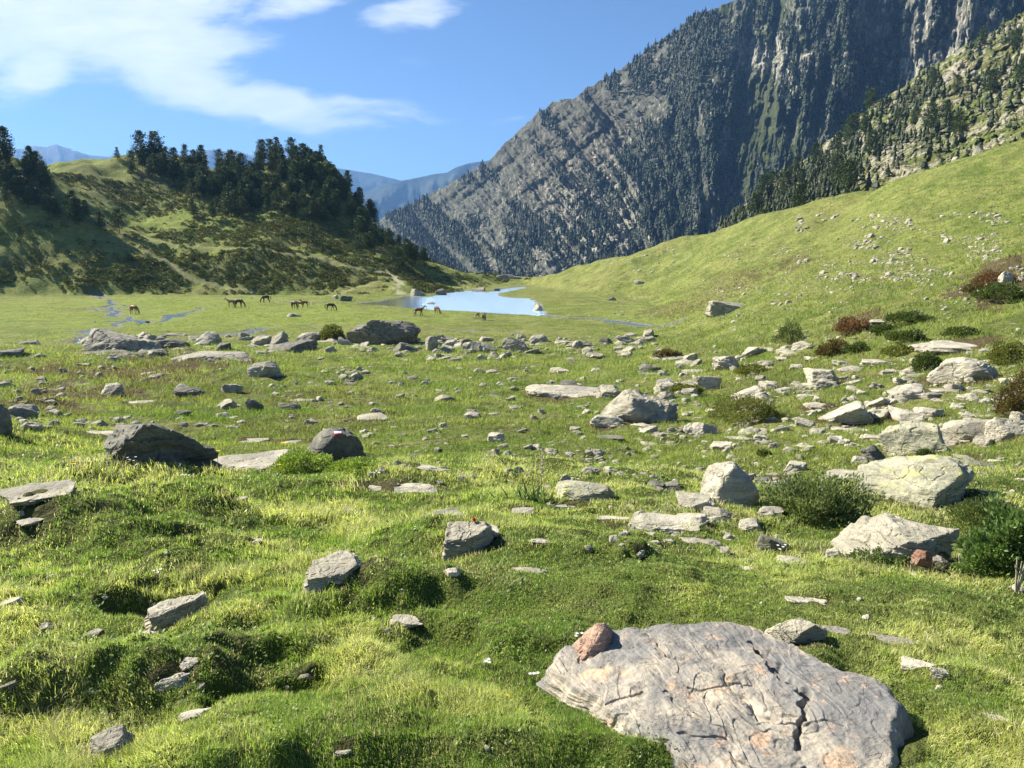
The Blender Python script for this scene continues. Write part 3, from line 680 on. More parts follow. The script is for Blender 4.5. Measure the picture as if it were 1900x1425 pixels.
# ------------------------------------------------------------------ rocks
def ico(sub):
    import bmesh
    bm = bmesh.new(); bmesh.ops.create_icosphere(bm, subdivisions=sub, radius=1.0)
    V = np.array([v.co[:] for v in bm.verts]); F = np.array([[v.index for v in f.verts] for f in bm.faces]); bm.free()
    V /= np.linalg.norm(V, axis=1)[:, None]
    return V, F
ICO = {k: ico(k) for k in (3, 4, 5, 6)}
_BK = [((0, 1, 0), .7), ((0, 0, -1), .6)]
PL = {194: [((-.55, -.05, .83), .66), ((.08, .12, 1), .62), ((0, -.90, -.43), .36), ((.9, -.2, -.42), .74), ((-1, 0, -.1), 1.0)]+_BK,
 151: [((-.75, -.2, .62), .66), ((.5, .1, .85), .62), ((.1, .25, 1), .64), ((.12, -.99, -.06), .5), ((-1, 0, 0), .95), ((1, 0, 0), .95)]+_BK,
 154: [((-.7, -.25, .66), .58), ((.8, 0, .6), .70), ((0, .2, 1), .74), ((.25, -.96, -.04), .5), ((-1, 0, 0), .9), ((1, 0, 0), .85)]+_BK,
 113: [((-.30, -.80, .52), .50), ((0, .15, 1), .66), ((.82, -.57, -.02), .56), ((-1, 0, 0), .84)]+_BK,
 231: [((-.35, -.10, .9), .6), ((.35, .05, .93), .62), ((.15, -.88, -.45), .36), ((-.85, -.5, .15), .75), ((1, 0, 0), .9)]+_BK,
 111: [((-.5, -.35, .79), .56), ((.30, -.10, .95), .60), ((.40, -.91, .0), .44), ((-1, 0, 0), 1.), ((1, 0, 0), 1.)]+_BK,
 117: [((-.62, -.45, .64), .62), ((.55, -.75, .25), .5), ((.5, .1, .85), .72), ((-.1, .2, 1), .76), ((-1, 0, .1), .8), ((1, 0, 0), .8)]+_BK,
 238: [((.1, -.93, -.32), .36), ((-.1, .1, 1), .62), ((-1, -.1, .2), .85), ((1, 0, .3), .85)]+_BK,
 260: [((-.5, -.4, .77), .56), ((.4, -.2, .88), .6), ((.3, -.93, -.05), .5), ((-1, 0, 0), .95), ((1, 0, 0), .95)]+_BK,
 170: [((-.3, -.2, .93), .55), ((.5, -.85, -.1), .5), ((-1, -.2, 0), .8), ((1, 0, .2), .8)]+_BK}
for _k in (101, 131, 132, 144, 192, 139): PL[_k] = [((-.14, -.18, .97), .5), ((.72, -.68, -.02), .48), ((-1, 0, .2), .95), ((-.1, -1, .25), .72), ((1, .2, 0), .9)]+_BK
PL[79] = [((-.62, -.35, .7), .5), ((.72, -.62, -.25), .42), ((.3, .2, .93), .62), ((-1, 0, 0), .85), ((1, 0, 0), .8)]+_BK
def rock_shape(kind, dims, seed, sub=5, layer=None):
    """faceted polyhedron (random cutting planes), bedding ledges and weathering; dims = width, depth, height above ground"""
    g = np.random.default_rng(seed); D, F = ICO[sub]
    # a skewed block whose corners and edges are knocked off by many small flat cuts
    N = []; H = []
    sk = g.normal(0, {'B': .26, 'D': .16, 'S': .16, 'W': .30}[kind], (6, 3))
    for i, n in enumerate(((1, 0, 0), (-1, 0, 0), (0, 1, 0), (0, -1, 0), (0, 0, 1), (0, 0, -1))):
        n = np.array(n, float)+sk[i]; n /= np.linalg.norm(n); N.append(n); H.append(g.uniform(.62, .8))
    if seed in PL:
        N = [np.array(n_, float)/np.linalg.norm(n_) for n_, h_ in PL[seed]]; H = [h_ for n_, h_ in PL[seed]]
    elif kind == 'W':
        s_ = g.choice([-1, 1]); n = np.array([s_*.62, -.15, .78]); N.append(n/np.linalg.norm(n)); H.append(.50)
    N0, H0 = np.array(N), np.array(H)
    for i in range({'B': 15, 'D': 30, 'S': 12, 'W': 13}[kind]):
        n = g.normal(size=3); n /= np.linalg.norm(n)
        dn = N0@n; r0 = np.min(np.where(dn > .03, H0/np.maximum(dn, .03), 9)); N.append(n); H.append(r0*g.uniform(*((.74, .94) if kind != 'D' else (.70, .82))))
    N = np.array(N); H = np.array(H)
    dn = D@N.T; r = np.where(dn > .03, H/np.maximum(dn, .03), 9)
    k = 95.0 if kind != 'D' else 30.0
    mn = r.min(1); r = mn-np.log(np.exp(-k*np.minimum(r-mn[:, None], 3)).sum(1))/k; r = np.clip(r, .2, 1.5)
    P = D*r[:, None]
    w_, d_, h_ = dims
    mx = np.abs(P).max(0); P = P/mx
    size = max(w_, d_)
    sh = g.uniform(0, 50)
    Q = P+sh
    P = P*(1+.10*fbm3(Q*1.2, 2, seed)[:, None])
    ln = layer if layer is not None else np.array([g.uniform(-.45, .45), g.uniform(-.35, .35), 1.0])
    ln = ln/np.linalg.norm(ln)
    asp = np.array([w_/size, d_/size, 1.3*h_/size])*1.0
    pw = P*asp
    ph = pw@ln*g.uniform(9, 13)+.9*fbm3(Q*1.5, 3, seed+5)
    saw = ph-np.floor(ph)
    led = (saw**3)*.5+vn2(np.floor(ph)*3.7, P[:, 0]*1.6+P[:, 1], seed)*.9
    side = 1-np.clip(np.abs((P/np.linalg.norm(P, axis=1)[:, None])@ln), 0, 1)**2
    amt = {'B': .07, 'D': .03, 'S': .10, 'W': .10}[kind]
    off = led*amt*side+.04*fbm3(Q*4, 4, seed+9)
    rd = -np.abs(vn3(Q*np.array([3.1, 3.1, 3.1]), seed+31)); off = off+.03*(1-sstep(-.14, 0.0, rd))*0-.05*sstep(-.06, 0, rd)
    P = P*(1+off[:, None])
    # height above ground h_, foot sunk below it
    z = P[:, 2]; zt = z.max(); zl = -.30
    Z = np.where(z > zl, (z-zl)/(zt-zl)*h_, (z-zl)*h_*.9)
    return np.stack([P[:, 0]*w_*.5, P[:, 1]*d_*.5, Z], 1), F
HERO = []; FOOT = []     # x, y, radius of everything the grass must stay clear of
def place_rock(px, py, w, h, kind, mat, label, seed, yaw=None, cat='rock', name=None, sub=5, group=None, hk=1.0, layer=None, smooth=False):
    X, Y, Z = [q[0] for q in raymarch(px, py)]
    if np.isnan(X): print('MISS', px, py, label); return None
    r = math.sqrt(X*X+Y*Y+Z*Z); rr = math.hypot(X, Y); th = -Z/r
    wm = w/FPX*Y*(1.12 if kind != 'S' else 1.04); hm = h/FPX*Y*1.08
    sinth = max(th, .03)
    if kind == 'S': D_ = min(max(.62*hm/sinth, .35*wm), 1.1*wm); H_ = max(.30*hm, .06*wm*.5)
    elif kind == 'W': D_ = .75*wm; H_ = max(.55*hm, hm-.40*D_*sinth)
    else: D_ = .85*wm; H_ = max(.5*hm, hm-.35*D_*sinth)
    H_ *= hk*(.86 if (640 < py < 860 and mat == 'pale' and seed not in PL) else 1)
    cx, cy = X+X/rr*D_*.42, Y+Y/rr*D_*.42
    zc = float(hz(np.array([cx]), np.array([cy]))[0]); z0 = min(zc, float(Z)+.05*wm)
    V, F = rock_shape(kind, (wm, D_, H_+(max(0, zc-z0))*.0), seed, sub, layer)
    nm = name or {'S': 'flat_stone', 'B': 'boulder', 'D': 'boulder', 'W': 'boulder'}[kind]
    a = -atan2(cx, cy) if yaw is None else yaw
    me = mesh_np(nm, V, tris=F, mat=M[mat], smooth=smooth)
    o = obj(nm, me, (cx, cy, z0-.05*wm), rz=a)
    tag(o, label, cat, group); FOOT.append((cx, cy, wm*.5, D_*.5, a)); HERO.append((px, py-h*.4, w, h, label))
    return o
ROCKS = [
 # foreground
 (1478, 1198, 110, 58, 'W', 'grey', 'squat block with a pale top and dark right side just behind the huge pale rock', 101),
 (1500, 1118, 88, 24, 'S', 'pale', 'long narrow whitish stone lying in short grass above the squat dark-sided block'),
 (1550, 1176, 66, 26, 'S', 'grey', 'flat grey stone right beside the squat dark-sided block'),
 (1650, 1195, 92, 26, 'S', 'grey', 'flat blue-grey stone with a dark split, in grass right of the huge pale rock'),
 (1708, 1240, 74, 28, 'S', 'pale', 'flat sandy-coloured stone low in the grass at the right'),
 (1742, 1262, 32, 24, 'B', 'pale', 'small pale stone touching the flat sandy-coloured stone'),
 (1467, 1047, 62, 24, 'S', 'pale', 'bright flat whitish stone in front of the small dark pointed boulder'),
 (1380, 1057, 42, 13, 'S', 'pale', 'thin pale flat stone set level in the green turf'),
 (1366, 1041, 42, 12, 'S', 'dark', 'thin dark flat stone just behind a thin pale one'),
 (1430, 1026, 56, 38, 'B', 'dark', 'small dark pointed boulder in the turf left of the big layered rock'),
 (1662, 1047, 272, 104, 'W', 'grey', 'big layered schist rock with tilted ledges beside the leafy shrub at the right', 111),
 (1545, 1040, 36, 24, 'B', 'pale', 'small whitish stone at the left foot of the big layered schist rock'),
 (1708, 1052, 34, 34, 'B', 'rust', 'rust-red stone at the foot of the big layered schist rock'),
 (1700, 938, 180, 92, 'B', 'lichen', 'big square boulder covered in yellow-green lichen with a dark right face', 113),
 (1586, 892, 128, 34, 'S', 'grey', 'long dark-edged ledge slab left of the lichen-covered square boulder'),
 (1622, 857, 44, 34, 'W', 'dark', 'pointed dark stone standing on end behind the long ledge slab'),
 (1597, 860, 30, 16, 'B', 'pale', 'small pale stone at the foot of the pointed dark stone'),
 (1348, 936, 110, 84, 'D', 'pale', 'rounded dome-shaped boulder, white on the left and dark on the right', 117),
 (1290, 948, 62, 30, 'B', 'grey', 'angular grey stone with a dark right face left of the dome-shaped boulder'),
 (1248, 911, 38, 20, 'B', 'dark', 'small dark rounded stone in the meadow beyond the flush slabs'),
 (1216, 906, 34, 16, 'B', 'dark', 'small dark stone left of a rounded dark stone in the meadow'),
 (1335, 966, 76, 26, 'W', 'grey', 'low broken grey rock at the near foot of the dome-shaped boulder'),
 (1285, 974, 56, 22, 'B', 'pale', 'low pale stone lying between the broken grey rock and the flush slabs'),
 (1225, 985, 150, 46, 'S', 'pale', 'wide flush slab of pale rock with a dark crack, in dry grass'),
 (1188, 970, 40, 26, 'B', 'pale', 'small white rounded stone resting on the wide flush slab'),
 (1300, 1008, 84, 26, 'S', 'grey', 'low slab with a dark right end in front of the dome-shaped boulder'),
 (1392, 985, 40, 46, 'S', 'pale', 'narrow leaning pale strip of rock left of the leafy willow shrub'),
 (1083, 925, 100, 40, 'D', 'lichen', 'low rounded rock with yellowish top right of the tall flower stalk'),
 (1055, 946, 96, 18, 'S', 'pale', 'thin pale slab in front of the low yellowish rounded rock'),
 (970, 954, 46, 18, 'S', 'pale', 'small pale slab half grown over left of the thin pale slab'),
 (728, 914, 176, 24, 'S', 'pale', 'long flat pale slab at the edge of the knoll'),
 (825, 957, 76, 26, 'S', 'pale', 'pale cracked slab just behind the rock with the red flower'),
 (880, 1027, 118, 66, 'W', 'grey', 'square-edged rock with a dark right side and a red flower on top', 131),
 (636, 1077, 140, 58, 'W', 'grey', 'long wedge of rock with a dark rounded right end in the middle of the knoll', 132),
 (752, 1168, 64, 40, 'S', 'pale', 'pale edge of stone in the grass bank'),
 (985, 1062, 74, 22, 'S', 'grey', 'low grey flagstone in grass right of the rock with the red flower'),
 (840, 1070, 32, 14, 'B', 'pale', 'small round pale stone in front of the rock with the red flower'),
 (1186, 1034, 28, 14, 'B', 'pale', 'small pale stone on a grass tussock with a long shadow'),
 (78, 934, 130, 54, 'S', 'grey', 'broad layered slab with stepped edges at the left end of the knoll', 137),
 (75, 972, 70, 26, 'S', 'pale', 'broken pale slab below the broad layered slab'),
 (335, 1155, 104, 56, 'W', 'grey', 'flat-faced grey stone in the shaded hollow', 139),
 (305, 1172, 90, 14, 'S', 'pale', 'thin pale slab edge in front of the shaded hollow'),
 (318, 1275, 80, 42, 'S', 'pale', 'pale flat stone between two grass tussocks'),
 (352, 1240, 34, 30, 'S', 'pale', 'small whitish stone behind a pale flat stone between tussocks'),
 (360, 1332, 66, 26, 'S', 'pale', 'pale stone partly hidden below the central grass tussock'),
 (212, 1408, 92, 56, 'W', 'grey', 'grey stone with a sharp top edge at the bottom left', 144),
 (85, 1172, 26, 14, 'B', 'pale', 'tiny pale stone in the bright green grass at the left'),
 (1140, 965, 70, 22, 'S', 'pale', 'flush pale slab with grass over its left end, left of the wide flush slab'),
 (1425, 960, 50, 20, 'B', 'pale', 'pale block half buried right of the dome-shaped boulder'),
 (1520, 935, 60, 18, 'S', 'grey', 'grey slab half hidden behind the leafy willow shrub'),
 (905, 1000, 60, 24, 'B', 'grey', 'small grey rock right behind the rock with the red flower'),
 (1000, 1010, 40, 14, 'S', 'pale', 'pale stone sunk in grass right of the rock with the red flower'),
 (470, 1010, 44, 14, 'S', 'grey', 'small grey stone sunk in the knoll above the shaded hollow'),
 (440, 930, 36, 12, 'S', 'pale', 'pale stone sunk in the grass below the low pale rock'),
 (560, 1260, 60, 26, 'S', 'grey', 'grey stone with a shaded end under the central tussock'),
 (640, 1400, 50, 22, 'S', 'pale', 'pale stone sunk in straw-coloured grass at the bottom centre'),
 (20, 1130, 44, 22, 'B', 'grey', 'grey stone at the left edge of the foreground'),
 (1850, 1340, 60, 24, 'S', 'pale', 'pale sunk stone at the lower right edge'),
 # knoll edge and the ground just behind it
 (280, 862, 226, 112, 'W', 'dark', 'big dark boulder with ridged top just behind the knoll', 151),
 (182, 806, 104, 38, 'S', 'grey', 'layered grey slab leaning on the left side of the big dark boulder', 152),
 (455, 872, 205, 50, 'D', 'pale', 'low pale rock in front of the boulder with the painted trail mark', 153),
 (612, 862, 128, 84, 'D', 'dark', 'rounded dark boulder with a white and red painted trail mark', 154),
 (540, 826, 70, 18, 'S', 'grey', 'thin grey slab behind the low pale rock'), (465, 822, 66, 18, 'S', 'grey', 'flat stone behind the left end of the low pale rock'),
 (685, 780, 72, 24, 'S', 'grey', 'flat-topped stone with a dark right end beyond the marked boulder'),
 (770, 868, 120, 20, 'S', 'grey', 'flat worn slab right of the marked boulder'),
 (4, 805, 34, 54, 'D', 'dark', 'dark rounded boulder cut by the left edge'), (60, 800, 36, 18, 'B', 'grey', 'small rounded stone near the left edge boulder'),
 (46, 776, 52, 28, 'W', 'grey', 'angular stone right of the left edge boulder'),
 (205, 733, 46, 26, 'W', 'grey', 'stone made of two stacked tilted plates'), (256, 748, 66, 18, 'S', 'grey', 'flat stone right of the stacked tilted plates'),
 (356, 735, 54, 20, 'W', 'dark', 'dark wedge-shaped stone in the open meadow at the left'), (433, 728, 38, 18, 'B', 'grey', 'rounded grey stone right of the dark wedge-shaped stone'),
 (472, 762, 34, 24, 'B', 'dark', 'dark knobbly stone in front of the rounded grey stone'), (425, 757, 36, 16, 'B', 'grey', 'low stone left of the dark knobbly stone'),
 (490, 700, 60, 30, 'B', 'grey', 'lone dark boulder casting a shadow on bright meadow', 170), (110, 722, 44, 14, 'S', 'grey', 'low stone in brown grass at the far left'),
 (540, 762, 42, 16, 'W', 'dark', 'dark low stone right of the knobbly stone'), (560, 745, 50, 14, 'S', 'grey', 'flat grey stone in brown grass behind a dark low stone'),
 (280, 693, 34, 10, 'S', 'grey', 'small flat stone behind the brown grass'), (340, 770, 26, 10, 'B', 'dark', 'small dark block in the meadow behind the big dark boulder'),
 # moraine band
 (238, 655, 148, 54, 'W', 'grey', 'large tilted pale-topped rock with a small bush on it', 181), (200, 661, 100, 20, 'S', 'dark', 'dark overhanging slab below the large tilted rock', 182),
 (322, 645, 66, 22, 'W', 'dark', 'dark block right of the large tilted rock'), (285, 660, 56, 14, 'B', 'dark', 'low dark stones in front of the large tilted rock'),
 (396, 672, 132, 28, 'D', 'grey', 'long low hump of rough grey rock', 186), (385, 640, 46, 26, 'W', 'pale', 'pale slanting stone behind the long low hump'),
 (414, 650, 36, 14, 'B', 'dark', 'dark stone between the pale slanting stone and the long low hump'), (385, 645, 26, 9, 'S', 'grey', 'thin stone in front of the pale slanting stone'),
 (485, 642, 32, 20, 'B', 'grey', 'rounded stone left of a peaked stone by the stream'), (514, 638, 38, 24, 'W', 'grey', 'peaked stone by the stream'),
 (538, 653, 90, 26, 'W', 'dark', 'wedge rock with a pale top and dark front, left of the overhanging boulder', 192), (575, 632, 46, 18, 'W', 'grey', 'stone beside the bush at the overhanging boulder'),
 (708, 641, 138, 56, 'B', 'dark', 'huge overhanging boulder with a black shaded front on the flat meadow', 194),
 (640, 640, 26, 16, 'W', 'pale', 'small upright pale stone left of the overhanging boulder'), (668, 645, 50, 14, 'S', 'grey', 'flat stone at the foot of the overhanging boulder'),
 (760, 653, 60, 22, 'W', 'dark', 'jagged dark rock in front of the overhanging boulder'), (803, 650, 26, 26, 'B', 'grey', 'rounded upright stone in the boulder band'),
 (824, 660, 42, 12, 'S', 'pale', 'bright flat pale stone in front of the boulder band'), (836, 643, 22, 16, 'B', 'pale', 'small pale round stone in the boulder band'),
 (862, 640, 22, 12, 'B', 'dark', 'small dark stone at the back of the boulder band'), (880, 655, 46, 24, 'W', 'grey', 'pale and dark split rock in the boulder band'),
 (905, 652, 44, 18, 'W', 'grey', 'jagged grey rock next to the split rock'), (932, 665, 32, 14, 'W', 'grey', 'grey stone at the near edge of the boulder band'),
 (958, 651, 44, 24, 'W', 'grey', 'slanting grey plates at the right end of the boulder band'), (1000, 635, 36, 15, 'D', 'grey', 'low peaked rock right of the slanting grey plates'),
 (893, 669, 18, 12, 'B', 'grey', 'little stone below the split rock'), (1078, 642, 46, 14, 'B', 'dark', 'long dark block alone on the meadow edge'),
 (1125, 638, 24, 12, 'B', 'dark', 'dark stone right of the long dark block'), (1166, 636, 48, 14, 'W', 'grey', 'low layered rock near the brook'),
 (1105, 665, 26, 10, 'B', 'grey', 'small grey stone in front of the long dark block'), (1068, 656, 28, 9, 'S', 'pale', 'small pale flat stone near the long dark block'),
 (20, 665, 44, 16, 'D', 'dark', 'dark low boulder at the far left of the meadow'), (55, 640, 40, 10, 'D', 'dark', 'low dark mound of rock behind the far left boulder'),
 (72, 665, 30, 11, 'B', 'dark', 'small dark stone right of the far left boulder'), (158, 679, 24, 7, 'B', 'grey', 'small low stone left of the long low hump'),
 # lake and far meadow
 (1350, 583, 72, 24, 'B', 'grey', 'grey boulder with a notch, alone on the far right meadow', 220), (800, 571, 24, 11, 'D', 'dark', 'dark domed rock at the near shore of the lake'),
 (1000, 578, 22, 15, 'W', 'pale', 'pale rock at the right end of the lake'), (818, 549, 20, 13, 'B', 'dark', 'dark rock on the far left lake shore'),
 (888, 541, 26, 8, 'B', 'grey', 'low rocks in the water at the far shore'), (920, 541, 14, 6, 'B', 'dark', 'small dark rock near the lake outlet'),
 (545, 588, 24, 8, 'D', 'grey', 'low stone on the meadow near the dark horses'), (643, 559, 24, 11, 'B', 'dark', 'dark rounded rock at the end of the dark pool'),
 (624, 555, 12, 8, 'B', 'pale', 'small pale rock left of the dark pool'), (945, 519, 46, 9, 'W', 'grey', 'flat rocky outcrop behind the lake'), (775, 549, 34, 14, 'W', 'grey', 'rocks where the path reaches the lake'),
 (1240, 544, 0, 0, '', '', ''), (1185, 528, 16, 8, 'B', 'pale', 'pale stone on the lower right slope'), (1135, 558, 14, 7, 'B', 'dark', 'small dark stone below a pale stone on the lower slope'),
 # right-hand rubble
 (1782, 708, 118, 56, 'B', 'pale', 'large round boulder, bright on top and black below, on the right slope', 231), (1752, 728, 66, 26, 'S', 'grey', 'slanting grey plate in front of the large round boulder'),
 (1780, 655, 122, 44, 'S', 'pale', 'long pale tilted slab behind the large round boulder', 233), (1630, 679, 60, 30, 'S', 'pale', 'leaning white slab left of the large round boulder', 234),
 (1640, 600, 48, 16, 'S', 'pale', 'pair of thin pale plates beside a red bush'), (1862, 527, 26, 22, 'W', 'pale', 'white pointed stone among reddish shrubs at the far right'),
 (1690, 842, 108, 78, 'B', 'lichen', 'tall cracked pale rock at the left of a shaded boulder', 237), (1788, 822, 112, 52, 'B', 'grey', 'boulder with a broad shaded front beside the tall cracked rock', 238),
 (1866, 815, 74, 52, 'B', 'pale', 'pale angular block near the right edge', 239), (1893, 800, 40, 40, 'B', 'pale', 'pale block cut by the right edge'),
 (1752, 840, 32, 20, 'B', 'pale', 'small light block in front of the shaded boulder'), (1792, 852, 44, 16, 'S', 'pale', 'flat-capped stone right of the small light block'),
 (1567, 787, 92, 52, 'W', 'pale', 'long white angular boulder with a grey right end', 243), (1512, 758, 44, 18, 'S', 'pale', 'white slab left of the long white angular boulder'),
 (1392, 746, 78, 38, 'W', 'pale', 'broad bright rock above the round green shrub', 245), (1527, 715, 64, 34, 'B', 'pale', 'craggy pale rock in the upper rubble', 246),
 (1345, 688, 68, 36, 'B', 'pale', 'pale rock pile at the top left of the rubble', 247), (1392, 662, 50, 22, 'W', 'pale', 'small slanting rock behind the pale rock pile'),
 (1305, 722, 56, 36, 'B', 'pale', 'pale rock in the left rubble', 249), (1245, 728, 62, 30, 'W', 'pale', 'low pale rock at the left end of the rubble', 250), (1280, 672, 24, 20, 'B', 'pale', 'small white stone above the left rubble'),
 (1205, 690, 38, 16, 'B', 'dark', 'dark flat-topped stone left of the rubble'), (1682, 742, 70, 36, 'W', 'pale', 'pale leaning rock under the slanting grey plate', 253),
 (1635, 755, 50, 24, 'B', 'pale', 'pale stone beside the pale leaning rock'), (1720, 775, 50, 24, 'B', 'pale', 'pale stone behind the tall cracked rock'), (1680, 785, 60, 30, 'B', 'pale', 'pale stone on top of the tall cracked rock'),
 (1475, 685, 24, 12, 'B', 'pale', 'small pale block in front of the little pine'), (1455, 668, 32, 16, 'S', 'pale', 'pale slab below the little pine'),
 (1660, 690, 30, 12, 'S', 'pale', 'small slab right of the leaning white slab'), (1430, 722, 40, 18, 'B', 'pale', 'stone right of the broad bright rock'),
 (1048, 738, 136, 34, 'D', 'pale', 'long low white rock with smooth humps in the middle meadow', 258), (1060, 716, 50, 14, 'W', 'dark', 'dark rock on the back of the long low white rock'),
 (1172, 786, 140, 72, 'W', 'grey', 'big layered boulder with curved ledges in the middle', 260), (1130, 796, 64, 28, 'B', 'pale', 'pale block at the left foot of the big layered boulder'),
 (1238, 778, 34, 18, 'W', 'dark', 'dark stone right of the big layered boulder'), (1130, 738, 50, 26, 'B', 'grey', 'grey rock between the white humps and the layered boulder'),
 (1295, 806, 64, 30, 'W', 'pale', 'triangular pale rock with reddish top left of the green shrub'), (1336, 835, 38, 20, 'B', 'pale', 'small pale stone below the triangular rock'),
 (920, 821, 30, 22, 'B', 'pale', 'small peaked stone in the middle meadow'), (918, 848, 34, 20, 'B', 'grey', 'stone in front of the small peaked stone'),
 (876, 777, 30, 14, 'B', 'pale', 'small triangular stone in the middle meadow'), (822, 746, 42, 16, 'W', 'grey', 'low stone in the darker green meadow'), (912, 738, 60, 9, 'W', 'dark', 'long dark low rock in the darker green meadow'),
 (1042, 692, 38, 14, 'B', 'pale', 'pale low stone in the upper middle meadow'), (1103, 690, 18, 10, 'B', 'pale', 'small round white stone in the upper middle meadow'),
 (1130, 815, 50, 12, 'S', 'dark', 'dark flat stone below the pale block'), (1065, 800, 24, 10, 'B', 'grey', 'small grey stone left of the dark flat stone'),
 (650, 712, 16, 8, 'B', 'dark', 'small dark stone with a shadow on the bright middle meadow'), (678, 694, 18, 8, 'B', 'grey', 'small grey stone on the bright middle meadow'),
 (1475, 875, 38, 18, 'B', 'pale', 'white stone right behind the dome-shaped boulder'), (1430, 895, 60, 18, 'S', 'dark', 'dark slab stones behind the dome-shaped boulder'),
 (1440, 903, 40, 18, 'B', 'lichen', 'yellowish block behind the leafy willow shrub'), (1840, 950, 110, 28, 'S', 'lichen', 'low yellowish slab behind the right-hand shrub'),
 (1815, 868, 50, 16, 'B', 'dark', 'dark small stone right of the lichen-covered square boulder'), (1855, 855, 44, 12, 'S', 'pale', 'pale flat stone in the short grass at the right'),
 (1740, 1052, 40, 22, 'B', 'grey', 'grey stone half hidden under the right-hand shrub'), (1600, 1015, 0, 0, '', '', ''),
 (1890, 1098, 26, 22, 'S', 'pale', 'pale stone at the right edge beside the shrub'),
]
for i, q in enumerate(ROCKS):
    if q[2] == 0: continue
    px, py, w_, h_, kd, mt, lab = q[:7]; sd_ = q[7] if len(q) > 7 else 400+i
    place_rock(px, py, w_, h_, kd, mt, lab, sd_, sub=6 if w_ > 95 else (5 if w_ > 34 else 4), smooth=False)

def overhang():
    o = [q for q in COL.objects if q.get('label', '').startswith('huge overhanging')][0]; me = o.data
    n = len(me.vertices); co = np.empty(n*3, np.float32); me.vertices.foreach_get('co', co); co = co.reshape(-1, 3)
    w_ = np.abs(co[:, 0]).max(); h_ = co[:, 2].max(); u = co[:, 0]/w_; v = np.clip(co[:, 2]/h_, -.3, 1)
    return
    # undercut: the near and right-hand side lean out over the ground, the left tapers to the turf
    co[:, 0] += w_*.42*np.clip(v, 0, 1)*sstep(-.2, .8, u)-w_*.12
    front = sstep(.0, -1.0, co[:, 1]/np.abs(co[:, 1]).max())
    co[:, 1] -= .75*h_*np.clip(v, 0, 1)**1.2*front-.5*h_*front
    co[:, 2] *= np.where(u < 0, 1-.35*sstep(-.1, -1, u), 1.08)
    me.vertices.foreach_set('co', co.ravel()); me.update()
overhang()

